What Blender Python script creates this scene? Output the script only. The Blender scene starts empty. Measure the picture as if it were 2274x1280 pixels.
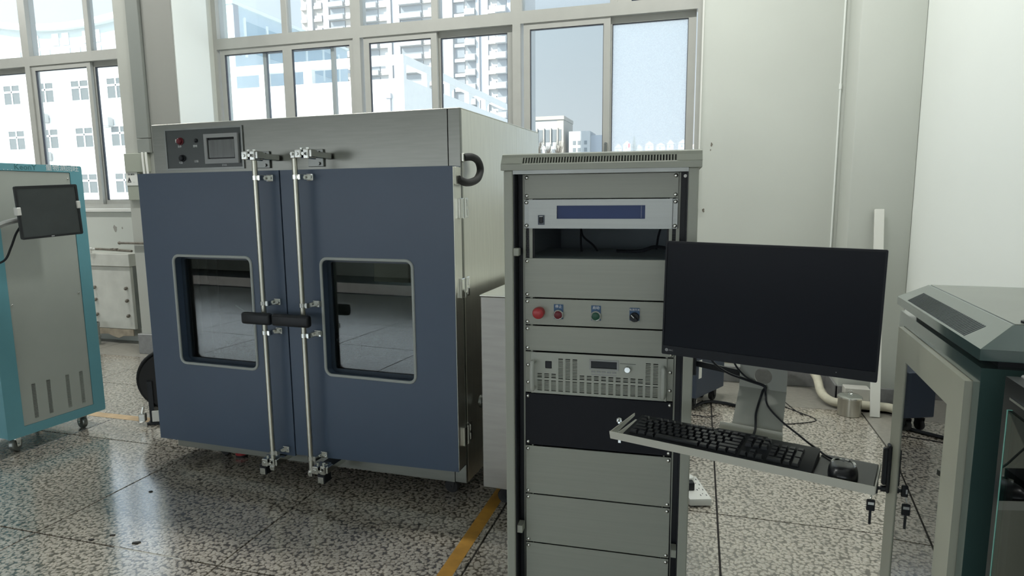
import bpy, bmesh, math, random
from mathutils import Vector, Matrix
random.seed(7)
R = math.radians
COL = bpy.context.scene.collection
SC = bpy.context.scene

# ------------------------------------------------------------------ camera, sky, sun, exposure
def setup():
    f, pitch, roll, yaw = 1418.876, 0.140759, -0.008409, -0.283702
    fw = Vector((math.sin(yaw)*math.cos(pitch), math.cos(yaw)*math.cos(pitch), -math.sin(pitch)))
    rt = Vector((math.cos(yaw), -math.sin(yaw), 0)); up = rt.cross(fw)
    c, s = math.cos(roll), math.sin(roll)
    rt, up = rt*c + up*s, up*c - rt*s
    cd = bpy.data.cameras.new('camera'); cam = bpy.data.objects.new('camera', cd); COL.objects.link(cam)
    cd.sensor_width = 36; cd.sensor_fit = 'HORIZONTAL'; cd.lens = 36*f/2274
    cd.clip_start = .05; cd.clip_end = 3000
    m = Matrix((rt, up, -fw)).transposed().to_4x4(); m.translation = (0, 0, 1.5)
    cam.matrix_world = m
    SC.camera = cam
    w = bpy.data.worlds.new('sky'); SC.world = w; w.use_nodes = True
    nt = w.node_tree; nt.nodes.clear()
    tc = nt.nodes.new('ShaderNodeTexCoord'); sx = nt.nodes.new('ShaderNodeSeparateXYZ')
    rp = nt.nodes.new('ShaderNodeValToRGB'); bg = nt.nodes.new('ShaderNodeBackground'); ou = nt.nodes.new('ShaderNodeOutputWorld')
    nt.links.new(tc.outputs['Generated'], sx.inputs[0]); nt.links.new(sx.outputs['Z'], rp.inputs[0])
    rp.color_ramp.elements[0].position = 0.0; rp.color_ramp.elements[0].color = (.82, .87, .895, 1)
    rp.color_ramp.elements[1].position = 1.0; rp.color_ramp.elements[1].color = (.30, .46, .72, 1)
    e = rp.color_ramp.elements.new(.25); e.color = (.62, .715, .77, 1)
    # haze brightens smoothly towards the sun, all round the sky
    sun_dir = Vector((.55, .65, -.7)).normalized()
    dp = nt.nodes.new('ShaderNodeVectorMath'); dp.operation = 'DOT_PRODUCT'; dp.inputs[1].default_value = -sun_dir
    nt.links.new(tc.outputs['Generated'], dp.inputs[0])
    ma = nt.nodes.new('ShaderNodeMath'); ma.operation = 'MULTIPLY_ADD'; ma.inputs[1].default_value = .5; ma.inputs[2].default_value = .5; nt.links.new(dp.outputs['Value'], ma.inputs[0])
    pw = nt.nodes.new('ShaderNodeMath'); pw.operation = 'POWER'; pw.inputs[1].default_value = 3.0; nt.links.new(ma.outputs[0], pw.inputs[0])
    st = nt.nodes.new('ShaderNodeMath'); st.operation = 'MULTIPLY_ADD'; st.inputs[1].default_value = 5.0; st.inputs[2].default_value = .86; nt.links.new(pw.outputs[0], st.inputs[0])
    nt.links.new(rp.outputs[0], bg.inputs[0]); nt.links.new(st.outputs[0], bg.inputs[1])
    nt.links.new(bg.outputs[0], ou.inputs[0])
    sd = bpy.data.lights.new('sun', 'SUN'); so = bpy.data.objects.new('sun', sd); COL.objects.link(so)
    sd.energy = 10; sd.angle = R(.6); sd.color = (1, .96, .88)
    so.rotation_euler = sun_dir.to_track_quat('-Z', 'Y').to_euler()
    v = SC.view_settings; v.view_transform = 'Standard'; v.look = 'None'; v.gamma = 1; v.use_curve_mapping = False
    v.exposure = 0.0
setup()
FILL_W = 60

# ------------------------------------------------------------------ materials
MATS = {}
def mat(name, col, rough=.5, metal=0, spec=.5, noise=0, nscale=8, coat=0, bump=0, bscale=200, emit=0, stretch=None):
    if name in MATS: return MATS[name]
    m = bpy.data.materials.new(name); m.use_nodes = True; nt = m.node_tree
    b = nt.nodes['Principled BSDF']
    b.inputs['Base Color'].default_value = (*col, 1); b.inputs['Roughness'].default_value = rough
    b.inputs['Metallic'].default_value = metal; b.inputs['Specular IOR Level'].default_value = spec
    if coat: b.inputs['Coat Weight'].default_value = coat; b.inputs['Coat Roughness'].default_value = .1
    if emit: b.inputs['Emission Color'].default_value = (*col, 1); b.inputs['Emission Strength'].default_value = emit
    if noise or bump:
        tc = nt.nodes.new('ShaderNodeTexCoord'); mp = nt.nodes.new('ShaderNodeMapping')
        nt.links.new(tc.outputs['Object'], mp.inputs[0])
        if stretch: mp.inputs['Scale'].default_value = stretch
    if noise:
        n = nt.nodes.new('ShaderNodeTexNoise'); n.inputs['Scale'].default_value = nscale; n.inputs['Detail'].default_value = 4
        nt.links.new(mp.outputs[0], n.inputs['Vector'])
        mr = nt.nodes.new('ShaderNodeMapRange'); mr.inputs['From Min'].default_value = .3; mr.inputs['From Max'].default_value = .7
        mr.inputs['To Min'].default_value = 1-noise; mr.inputs['To Max'].default_value = 1+noise
        mx = nt.nodes.new('ShaderNodeMix'); mx.data_type = 'RGBA'; mx.blend_type = 'MULTIPLY'; mx.inputs[0].default_value = 1
        mx.inputs[6].default_value = (*col, 1)
        nt.links.new(n.outputs['Fac'], mr.inputs['Value']); nt.links.new(mr.outputs[0], mx.inputs[7])
        nt.links.new(mx.outputs[2], b.inputs['Base Color'])
    if bump:
        n2 = nt.nodes.new('ShaderNodeTexNoise'); n2.inputs['Scale'].default_value = bscale
        nt.links.new(mp.outputs[0], n2.inputs['Vector'])
        bp = nt.nodes.new('ShaderNodeBump'); bp.inputs['Strength'].default_value = bump; bp.inputs['Distance'].default_value = .002
        nt.links.new(n2.outputs['Fac'], bp.inputs['Height']); nt.links.new(bp.outputs[0], b.inputs['Normal'])
    MATS[name] = m; return m

def glass(name, tint=(1, 1, 1), haze=0, hcol=(.9, .93, .95), rough=0.0, refl=1.0):
    if name in MATS: return MATS[name]
    m = bpy.data.materials.new(name); m.use_nodes = True; nt = m.node_tree; nt.nodes.clear()
    o = nt.nodes.new('ShaderNodeOutputMaterial'); t = nt.nodes.new('ShaderNodeBsdfTransparent'); t.inputs[0].default_value = (*tint, 1)
    g = nt.nodes.new('ShaderNodeBsdfGlossy'); g.inputs['Roughness'].default_value = rough
    fr = nt.nodes.new('ShaderNodeFresnel'); gg = nt.nodes.new('ShaderNodeNewGeometry')
    io = nt.nodes.new('ShaderNodeMapRange'); io.inputs['To Min'].default_value = 1.5; io.inputs['To Max'].default_value = 1/1.5   # same index seen from either face
    nt.links.new(gg.outputs['Backfacing'], io.inputs['Value']); nt.links.new(io.outputs[0], fr.inputs[0])
    mu = nt.nodes.new('ShaderNodeMath'); mu.operation = 'MULTIPLY'; mu.inputs[1].default_value = refl; mu.use_clamp = True
    nt.links.new(fr.outputs[0], mu.inputs[0])
    mx = nt.nodes.new('ShaderNodeMixShader'); nt.links.new(mu.outputs[0], mx.inputs[0])
    src = t
    if haze:
        d = nt.nodes.new('ShaderNodeBsdfTranslucent'); d.inputs[0].default_value = (*hcol, 1)
        tc = nt.nodes.new('ShaderNodeTexCoord'); n = nt.nodes.new('ShaderNodeTexNoise'); n.inputs['Scale'].default_value = 150; n.inputs['Detail'].default_value = 2
        nt.links.new(tc.outputs['Object'], n.inputs['Vector'])
        mr = nt.nodes.new('ShaderNodeMapRange'); mr.inputs['From Min'].default_value = .3; mr.inputs['From Max'].default_value = .7
        mr.inputs['To Min'].default_value = haze*.85; mr.inputs['To Max'].default_value = haze*1.15
        nt.links.new(n.outputs['Fac'], mr.inputs[0])
        h = nt.nodes.new('ShaderNodeMixShader'); nt.links.new(mr.outputs[0], h.inputs[0])
        nt.links.new(t.outputs[0], h.inputs[1]); nt.links.new(d.outputs[0], h.inputs[2]); src = h
    nt.links.new(src.outputs[0], mx.inputs[1]); nt.links.new(g.outputs[0], mx.inputs[2])
    nt.links.new(mx.outputs[0], o.inputs[0]); MATS[name] = m; return m

def terrazzo(name, light, dark, mid, scale=62):
    m = bpy.data.materials.new(name); m.use_nodes = True; nt = m.node_tree; b = nt.nodes['Principled BSDF']
    L = nt.links.new
    g = nt.nodes.new('ShaderNodeNewGeometry')
    nz = nt.nodes.new('ShaderNodeTexNoise'); nz.inputs['Scale'].default_value = 38; nz.inputs['Detail'].default_value = 2
    L(g.outputs['Position'], nz.inputs['Vector'])
    sub = nt.nodes.new('ShaderNodeVectorMath'); sub.operation = 'MULTIPLY_ADD'; sub.inputs[1].default_value = (.03, .03, 0); L(nz.outputs['Color'], sub.inputs[0]); L(g.outputs['Position'], sub.inputs[2])
    v = nt.nodes.new('ShaderNodeTexVoronoi'); v.voronoi_dimensions = '2D'; v.inputs['Scale'].default_value = scale; L(sub.outputs[0], v.inputs['Vector'])
    v2 = v
    n3 = nt.nodes.new('ShaderNodeTexNoise'); n3.inputs['Scale'].default_value = 170; n3.inputs['Detail'].default_value = 2; L(g.outputs['Position'], n3.inputs['Vector'])
    ad = nt.nodes.new('ShaderNodeMath'); ad.operation = 'MULTIPLY_ADD'; ad.inputs[1].default_value = .55; L(n3.outputs['Fac'], ad.inputs[0]); L(v.outputs['Distance'], ad.inputs[2])
    rp = nt.nodes.new('ShaderNodeValToRGB'); L(ad.outputs[0], rp.inputs[0])
    rp.color_ramp.elements[0].position = .64; rp.color_ramp.elements[0].color = (1, 1, 1, 1)
    rp.color_ramp.elements[1].position = .93; rp.color_ramp.elements[1].color = (*dark, 1)
    e = rp.color_ramp.elements.new(.77); e.color = (*mid, 1)
    sp = nt.nodes.new('ShaderNodeSeparateColor'); L(v2.outputs['Color'], sp.inputs[0])
    r2 = nt.nodes.new('ShaderNodeValToRGB'); L(sp.outputs[0], r2.inputs[0])
    r2.color_ramp.elements[0].color = tuple(c*.62 for c in light)+(1,); r2.color_ramp.elements[1].color = (*light, 1)
    e = r2.color_ramp.elements.new(.35); e.color = tuple(c*.9 for c in light)+(1,)
    mx = nt.nodes.new('ShaderNodeMix'); mx.data_type = 'RGBA'; mx.blend_type = 'MULTIPLY'; mx.inputs[0].default_value = 1
    L(r2.outputs[0], mx.inputs[6]); L(rp.outputs[0], mx.inputs[7])
    big = nt.nodes.new('ShaderNodeTexNoise'); big.inputs['Scale'].default_value = 1.3; big.inputs['Detail'].default_value = 5; L(g.outputs['Position'], big.inputs['Vector'])
    mr = nt.nodes.new('ShaderNodeMapRange'); mr.inputs['From Min'].default_value = .3; mr.inputs['From Max'].default_value = .7; mr.inputs['To Min'].default_value = .86; mr.inputs['To Max'].default_value = 1.1; L(big.outputs['Fac'], mr.inputs[0])
    m2 = nt.nodes.new('ShaderNodeMix'); m2.data_type = 'RGBA'; m2.blend_type = 'MULTIPLY'; m2.inputs[0].default_value = 1; L(mx.outputs[2], m2.inputs[6]); L(mr.outputs[0], m2.inputs[7])
    L(m2.outputs[2], b.inputs['Base Color'])
    r3 = nt.nodes.new('ShaderNodeMapRange'); r3.inputs['From Min'].default_value = .3; r3.inputs['From Max'].default_value = .7; r3.inputs['To Min'].default_value = .10; r3.inputs['To Max'].default_value = .19; L(big.outputs['Fac'], r3.inputs[0]); L(r3.outputs[0], b.inputs['Roughness'])
    b.inputs['Specular IOR Level'].default_value = 1.0; b.inputs['Coat Weight'].default_value = 1.0; b.inputs['Coat IOR'].default_value = 2.3; b.inputs['Coat Roughness'].default_value = .17
    MATS[name] = m; return m

WALL = mat('wall_paint', (.60, .62, .575), .75, noise=.03, nscale=1.2, bump=.05, bscale=60)
WALL_LIT = mat('wall_paint_lit', (.87, .90, .865), .7, noise=.02, nscale=.8)  # wall paint made lighter, holding the window light that falls there
CEILM = mat('ceiling_paint', (.8, .8, .78), .8)
ALU = mat('window_aluminium', (.47, .47, .44), .38, .1, noise=.03)
RUB = mat('window_rubber', (.06, .065, .08), .6)
CLEAR = glass('pane_clear', (.93, .96, .97))
HAZY = glass('pane_dusty', (.95, .97, .98), haze=.34)
DUST2 = glass('pane_lightly_dusty', (.95, .97, .98), haze=.08)
NAVYF = mat('navy_film', (.012, .02, .05), .2)
TERR = terrazzo('terrazzo_chips', (.60, .55, .475), (.20, .18, .155), (.69, .66, .62))
TERR2 = mat('grey_terrazzo_border', (.30, .285, .25), .3, noise=.12, nscale=30)
GROUT = mat('tile_joint', (.03, .028, .026), .8)
SKIRT = mat('grey_skirting', (.25, .25, .25), .35, noise=.12, nscale=25)
STEEL_SHADE = mat('brushed_steel_shaded', (.25, .255, .235), .34, 1, noise=.05, nscale=6, stretch=(1, 1, 14))  # chamber front steel, darkened for the shade on its front
STEEL_LIT = mat('satin_steel_lit', (.74, .735, .67), .36, 1, noise=.04, nscale=5, stretch=(1, 10, 1))  # same stainless, lightened for the window glow on sides and tops
DSTEEL = mat('dark_steel', (.25, .26, .25), .35, .9, noise=.1, nscale=9)
CHROME = mat('chrome', (.75, .76, .74), .14, 1)
ROD = mat('rod_steel', (.58, .57, .50), .3, 1)
BLUE = mat('navy_paint', (.062, .092, .145), .38, noise=.04, nscale=2, spec=.5)
BLACK = mat('black_plastic', (.011, .013, .017), .42, spec=.35)
BLACKG = mat('black_gloss', (.008, .009, .012), .15, spec=.3)
RUBBER = mat('black_rubber', (.015, .015, .016), .65)
GASK = mat('grey_gasket', (.42, .45, .44), .5)
CGLASS = glass('chamber_glass', (.72, .76, .75), refl=1.5)
PANELD = mat('control_panel_film', (.055, .065, .066), .3, noise=.05)
GREYP = mat('grey_plastic', (.35, .36, .36), .4)
SCREEN = mat('sleeping_display', (.17, .18, .18), .15, noise=.15, nscale=14, stretch=(3, 1, .4))
WHITEI = mat('white_print', (.8, .82, .82), .5)
RACKP = mat('rack_grey_paint', (.375, .39, .335), .42, noise=.02, bump=.03, bscale=400)
RACKB = mat('rack_brushed_panel', (.36, .375, .325), .36, noise=.035, nscale=3, stretch=(1, 30, 40))
RACKBL = mat('rack_panel_silver', (.37, .39, .38), .3, .25, noise=.03, nscale=3, stretch=(1, 30, 40))
SCREW = mat('screw_nickel', (.72, .72, .68), .22, 1)
LCD = mat('lcd_blue', (.03, .055, .16), .3, noise=.06, spec=.2)
RED = mat('red_plastic', (.42, .035, .04), .35)
DRED = mat('dark_red_lens', (.15, .018, .026), .35, spec=.3)
DGREEN = mat('dark_green_lens', (.03, .10, .065), .35, spec=.3)
SIGNB = mat('blue_label', (.025, .09, .20), .35)
TEAL = mat('teal_paint', (.15, .38, .44), .4, noise=.03)
LGREY = mat('light_grey_paint', (.42, .45, .41), .42, noise=.02)
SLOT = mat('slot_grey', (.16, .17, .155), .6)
NETC = mat('dark_green_grey_paint', (.045, .085, .08), .22, noise=.03, coat=1.0, spec=.8)
NETC.node_tree.nodes['Principled BSDF'].inputs['Coat IOR'].default_value = 1.75
NETD = mat('beige_grey_paint', (.40, .41, .335), .4, noise=.03)
NGLASS = glass('cabinet_glass', (.35, .40, .40), refl=1.9)
TEALE = mat('glass_edge_green', (.16, .42, .36), .15)
WHITEP = mat('white_plastic', (.78, .78, .74), .35)
YELLOW = mat('yellow_floor_tape', (.50, .26, .045), .5, noise=.18, nscale=14)
WORN = mat('worn_yellow_tape', (.58, .40, .22), .5, noise=.2, nscale=9)
BEIGEW = mat('wrapped_pipe', (.58, .55, .44), .7, noise=.1, nscale=20)
DEBRIS = mat('dark_flake', (.03, .028, .025), .7)
RADP = mat('old_white_paint', (.62, .62, .57), .6, noise=.10, nscale=5)
RUSTY = mat('weathered_iron', (.20, .18, .15), .6, .4, noise=.3, nscale=40)
NAVY2 = mat('navy_cabinet_paint', (.04, .055, .085), .4)
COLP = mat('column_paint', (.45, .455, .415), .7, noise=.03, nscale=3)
DUCTP = mat('duct_grey_paint', (.24, .255, .235), .55)
FAC = mat('white_facade_tile', (.78, .77, .72), .8, noise=.03, nscale=2, bump=.2, bscale=8)
FACB = mat('pale_blue_facade', (.52, .62, .66), .5, noise=.04, nscale=.6)
FACW = mat('tower_white', (.42, .42, .405), .8)
FACG = mat('tower_grey', (.34, .35, .365), .8)
FACC = mat('tower_cream', (.40, .37, .325), .8)
WINB = mat('far_window', (.20, .215, .22), .3)
WING = mat('far_window_green', (.085, .095, .088), .3)
FRW = mat('far_window_frame', (.80, .84, .80), .5)
HEDGE = mat('winter_hedge', (.42, .34, .26), .9, noise=.4, nscale=3)
FIR = mat('fir_green', (.16, .17, .11), .9, noise=.4, nscale=2)
GRND = mat('outdoor_ground', (.50, .50, .47), .9, noise=.1, nscale=.2)
FILL_GLOW = mat('fill_diffuser', (1, 1, .97), .5, emit=2.0)  # glowing face of the added fill lamps

# ------------------------------------------------------------------ mesh builder
class MB:
    def __init__(s): s.v = []; s.f = []
    def add(s, vs, fs, M=None):
        n = len(s.v)
        s.v += [tuple(M @ Vector(p)) if M is not None else tuple(p) for p in vs]
        s.f += [tuple(i+n for i in f) for f in fs]; return s
    def box(s, x0, x1, y0, y1, z0, z1, b=0, seg=1, M=None):
        if x0 > x1: x0, x1 = x1, x0
        if y0 > y1: y0, y1 = y1, y0
        if z0 > z1: z0, z1 = z1, z0
        vs = [(x, y, z) for x in (x0, x1) for y in (y0, y1) for z in (z0, z1)]
        fs = [(0, 1, 3, 2), (4, 6, 7, 5), (0, 4, 5, 1), (2, 3, 7, 6), (0, 2, 6, 4), (1, 5, 7, 3)]
        if b > 0:
            bm = bmesh.new(); bv = [bm.verts.new(p) for p in vs]
            for q in fs: bm.faces.new([bv[i] for i in q])
            bmesh.ops.bevel(bm, geom=bm.edges[:], offset=min(b, .49*min(x1-x0, y1-y0, z1-z0)), segments=seg, affect='EDGES', profile=.5)
            bm.verts.index_update()
            vs = [v.co[:] for v in bm.verts]; fs = [[v.index for v in q.verts] for q in bm.faces]; bm.free()
        return s.add(vs, fs, M)
    def cyl(s, p0, p1, r0, r1=None, n=16, caps=True, M=None):
        p0, p1 = Vector(p0), Vector(p1); r1 = r0 if r1 is None else r1
        d = (p1-p0).normalized(); a = d.orthogonal().normalized(); b = d.cross(a)
        vs = [p0+(a*math.cos(t)+b*math.sin(t))*r0 for t in [2*math.pi*i/n for i in range(n)]]
        vs += [p1+(a*math.cos(t)+b*math.sin(t))*r1 for t in [2*math.pi*i/n for i in range(n)]]
        fs = [(i, (i+1) % n, n+(i+1) % n, n+i) for i in range(n)]
        if caps: fs += [tuple(range(n-1, -1, -1)), tuple(range(n, 2*n))]
        return s.add(vs, fs, M)
    def tube(s, pts, r, n=8, closed=False, smooth=0, M=None):
        P = [Vector(p) for p in pts]
        if smooth:
            out = []; N = len(P)
            for i in range(N if closed else N-1):
                a, b, c, d = (P[(i-1) % N], P[i], P[(i+1) % N], P[(i+2) % N]) if closed else (P[max(i-1, 0)], P[i], P[i+1], P[min(i+2, N-1)])
                for k in range(smooth):
                    t = k/smooth
                    out.append(.5*((2*b)+(c-a)*t+(2*a-5*b+4*c-d)*t*t+(3*b-a-3*c+d)*t**3))
            if not closed: out.append(P[-1])
            P = out
        N = len(P); vs = []; fs = []; nrm = None
        for i, p in enumerate(P):
            t = (P[(i+1) % N]-P[i-1]) if closed else (P[min(i+1, N-1)]-P[max(i-1, 0)])
            t.normalize()
            nrm = t.orthogonal().normalized() if nrm is None else (nrm-t*nrm.dot(t)).normalized()
            b = t.cross(nrm); rr = r[i] if isinstance(r, list) else r
            vs += [p+(nrm*math.cos(2*math.pi*k/n)+b*math.sin(2*math.pi*k/n))*rr for k in range(n)]
        for i in range(N if closed else N-1):
            j = (i+1) % N
            fs += [(i*n+k, i*n+(k+1) % n, j*n+(k+1) % n, j*n+k) for k in range(n)]
        if not closed: fs += [tuple(range(n-1, -1, -1)), tuple((N-1)*n+k for k in range(n))]
        return s.add(vs, fs, M)
    def lathe(s, prof, o=(0, 0, 0), axis=(0, 0, 1), n=24, M=None):
        d = Vector(axis).normalized(); a = d.orthogonal().normalized(); b = d.cross(a); o = Vector(o)
        vs = []; fs = []
        for r, h in prof: vs += [o+d*h+(a*math.cos(2*math.pi*k/n)+b*math.sin(2*math.pi*k/n))*max(r, 1e-5) for k in range(n)]
        for i in range(len(prof)-1): fs += [(i*n+k, i*n+(k+1) % n, (i+1)*n+(k+1) % n, (i+1)*n+k) for k in range(n)]
        fs += [tuple(range(n-1, -1, -1)), tuple((len(prof)-1)*n+k for k in range(n))]
        return s.add(vs, fs, M)
    def ball(s, c, r, n=10, sc=(1, 1, 1), M=None):
        prof = [(r*math.sin(math.pi*i/n), -r*math.cos(math.pi*i/n)) for i in range(n+1)]
        t = MB().lathe(prof, n=n*2)
        return s.add([(c[0]+v[0]*sc[0], c[1]+v[1]*sc[1], c[2]+v[2]*sc[2]) for v in t.v], t.f, M)
    def prism(s, poly, d0, d1, ax='y', M=None):
        n = len(poly)
        def P(p, d): return {'y': (p[0], d, p[1]), 'x': (d, p[0], p[1]), 'z': (p[0], p[1], d)}[ax]
        vs = [P(p, d0) for p in poly]+[P(p, d1) for p in poly]
        fs = [tuple(range(n)), tuple(range(2*n-1, n-1, -1))]+[(i, n+i, n+(i+1) % n, (i+1) % n) for i in range(n)]
        return s.add(vs, fs, M)
    def plate(s, outer, holes, y0, y1, M=None):
        """flat plate in the local xz plane with holes, from y0 to y1"""
        cu = bpy.data.curves.new('tmp', 'CURVE'); cu.dimensions = '2D'; cu.fill_mode = 'BOTH'; cu.extrude = abs(y1-y0)/2
        for loop in [outer]+list(holes):
            sp = cu.splines.new('POLY'); sp.points.add(len(loop)-1); sp.use_cyclic_u = True
            for p, q in zip(sp.points, loop): p.co = (q[0], q[1], 0, 1)
        ob = bpy.data.objects.new('tmp', cu); me = bpy.data.meshes.new_from_object(ob)
        ym = (y0+y1)/2
        s.add([(v.co.x, ym-v.co.z, v.co.y) for v in me.vertices], [tuple(p.vertices) for p in me.polygons], M)
        bpy.data.objects.remove(ob); bpy.data.curves.remove(cu); bpy.data.meshes.remove(me); return s
    def text(s, txt, size, x, y, z, ext=.0004, M=None, align='CENTER', sx=1):
        """lettering in the local xz plane, front towards -y"""
        cu = bpy.data.curves.new('tmp', 'FONT'); cu.body = txt; cu.size = size; cu.extrude = ext; cu.align_x = align; cu.align_y = 'CENTER'; cu.resolution_u = 2
        ob = bpy.data.objects.new('tmp', cu); me = bpy.data.meshes.new_from_object(ob)
        s.add([(x+v.co.x*sx, y-v.co.z, z+v.co.y) for v in me.vertices], [tuple(p.vertices) for p in me.polygons], M)
        bpy.data.objects.remove(ob); bpy.data.curves.remove(cu); bpy.data.meshes.remove(me); return s
    def mesh(s, name, material, sharp=32):
        me = bpy.data.meshes.new(name); me.from_pydata([tuple(v) for v in s.v], [], s.f)
        bm = bmesh.new(); bm.from_mesh(me); bmesh.ops.recalc_face_normals(bm, faces=bm.faces[:]); bm.to_mesh(me); bm.free()
        me.polygons.foreach_set('use_smooth', [True]*len(me.polygons)); me.set_sharp_from_angle(angle=R(sharp))
        me.materials.append(material); me.update(); return me
    def build(s, name, material, parent=None, sharp=32, loc=None):
        return put(name, s.mesh(name, material, sharp), parent, loc)
def put(name, me, parent=None, loc=None, rot=None):
    o = bpy.data.objects.new(name, me); COL.objects.link(o)
    if parent: o.parent = parent
    if loc: o.location = loc
    if rot: o.rotation_euler = rot
    return o
def tag(o, label, cat, group=None, kind=None):
    if label: o['label'] = label
    if cat: o['category'] = cat
    if group: o['group'] = group
    if kind: o['kind'] = kind
    return o
def thing(name, label, cat, loc=(0, 0, 0), rz=0, group=None):
    o = bpy.data.objects.new(name, None); COL.objects.link(o); o.location = loc; o.rotation_euler = (0, 0, rz)
    o.empty_display_size = .1
    return tag(o, label, cat, group)
def struct(o, label=None): o['kind'] = 'structure'; return tag(o, label, None)
def box(*a, **k): return MB().box(*a, **k)
def rect(x0, x1, z0, z1): return [(x0, z0), (x1, z0), (x1, z1), (x0, z1)]
def rrect(x0, x1, z0, z1, r, n=6):
    out = []
    for cx, cz, a in ((x1-r, z0+r, -90), (x1-r, z1-r, 0), (x0+r, z1-r, 90), (x0+r, z0+r, 180)):
        out += [(cx+r*math.cos(R(a+90*k/n)), cz+r*math.sin(R(a+90*k/n))) for k in range(n+1)]
    return out
def frame(loc, rz): return Matrix.Translation(Vector(loc)) @ Matrix.Rotation(rz, 4, 'Z')

# ------------------------------------------------------------------ room shell
WY, ZC = 5.35, 4.6            # inner face of the window wall, ceiling height
XL, XR, YF = -12.0, 1.40, -5.0
T0X, T0Y, TS = -3.8657, 2.0178, .9985
def room():
    fl = struct(box(XL-.2, XR+.2, YF-.2, 5.75, -.2, -.012).build('floor', GROUT), 'terrazzo floor of one metre tiles with dark joints')
    j = .0042
    tile = MB().box(j, TS-j, j, TS-j, -.012, 0, b=.0012).mesh('floor_tile', TERR)
    for i in range(-6, 5):
        for k in range(-5, 3):
            x, y = T0X+i*TS, T0Y+k*TS
            if x > XL-1 and y > YF-1: put('floor_tile', tile, fl, (x, y, 0))
    y = T0Y+3*TS
    y1 = 4.79
    t2 = MB().box(j, TS-j, j, y1-(T0Y+2*TS)-j, -.012, 0, b=.0012)
    # last row of chip tiles before the plain border: rows end at y1
    for o in [o for o in fl.children if abs(o.location.y-(T0Y+2*TS)) < .01]: bpy.data.objects.remove(o)
    short = t2.mesh('floor_tile', TERR)
    for i in range(-6, 5): put('floor_tile', short, fl, (T0X+i*TS, T0Y+2*TS, 0))
    b1 = MB().box(j, TS-j, j, 5.6-y1, -.012, 0, b=.0012).mesh('border_tile', TERR2)
    for i in range(-6, 6): put('border_tile', b1, fl, (T0X+i*TS, y1, 0))
    b2 = MB().box(j, XR+.1-(T0X+5*TS), j, TS-j, -.012, 0, b=.0012).mesh('border_tile', TERR2)
    for k in range(-5, 3): put('border_tile', b2, fl, (T0X+5*TS, T0Y+k*TS, 0))
    box(-2.41, -2.05, 2.0145, 2.0175, -.011, .0006).build('joint_glint', WHITEP, fl)  # pale strip painting the light caught along one tile joint
    struct(box(XL-.2, XR+.2, YF-.2, 5.75, ZC, ZC+.2).build('ceiling', CEILM))
    # window wall with openings for the bays (outer face y=5.6)
    m = MB()
    for a, b, c, d in ((XL-.2, XR+.2, 0, 1.38), (XL-.2, XR+.2, 3.95, ZC), (XL-.2, -11.88, 1.38, 3.95), (-5.55, -4.62, 1.38, 3.95), (-.02, XR+.2, 1.38, 3.95)): m.box(a, b, WY, 5.68, c, d)
    struct(m.build('wall_back', WALL), 'pale painted wall with wide aluminium windows')
    struct(box(XR, XR+.2, YF, WY, 0, ZC).build('wall_right', WALL_LIT), 'painted wall behind the dark cabinets, window light in its colour')
    struct(box(XL-.2, XL, YF, WY, 0, ZC).build('wall_left', WALL))
    m = box(XL-.2, XR+.2, YF-.2, YF, 0, .9); m.box(XL-.2, XR+.2, YF-.2, YF, 2.2, ZC)
    for k in range(5): m.box(XL-.2+k*3.35, XL+.2+k*3.35, YF-.2, YF, .9, 2.2)  # unseen window openings, placed and sized to fill light from behind
    struct(m.build('wall_front', WALL))
    # corner pilaster on the right and the column on the left
    struct(box(1.005, XR, 4.975, WY, 0, ZC, b=.012, seg=2).build('trim_1', WALL), 'shallow corner pilaster beside the bright right wall')
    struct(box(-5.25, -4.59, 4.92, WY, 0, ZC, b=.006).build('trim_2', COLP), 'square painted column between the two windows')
    struct(box(-4.59, -4.578, 4.921, WY, .2, ZC).build('trim_6', WALL_LIT), 'column side beside the window, daylight put into its lighter colour')  # skin on the column side, coloured lighter for daylight falling on it
    struct(box(-5.275, -4.565, 4.895, WY, 0, .2, b=.004).build('baseboard_column', SKIRT), 'grey plinth at the foot of the column')
    struct(box(-4.56, 1.005, WY-.015, WY, 0, .13, b=.003).build('baseboard_back', SKIRT))
    m = box(.99, XR-.016, 4.96, 4.975, 0, .13, b=.003); m.box(.99, 1.005, 4.96, WY-.016, 0, .13, b=.003)
    struct(m.build('baseboard_pilaster', SKIRT))
    struct(box(XR-.015, XR, YF, 4.96, 0, .13, b=.003).build('baseboard_right', SKIRT))
room()

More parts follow.
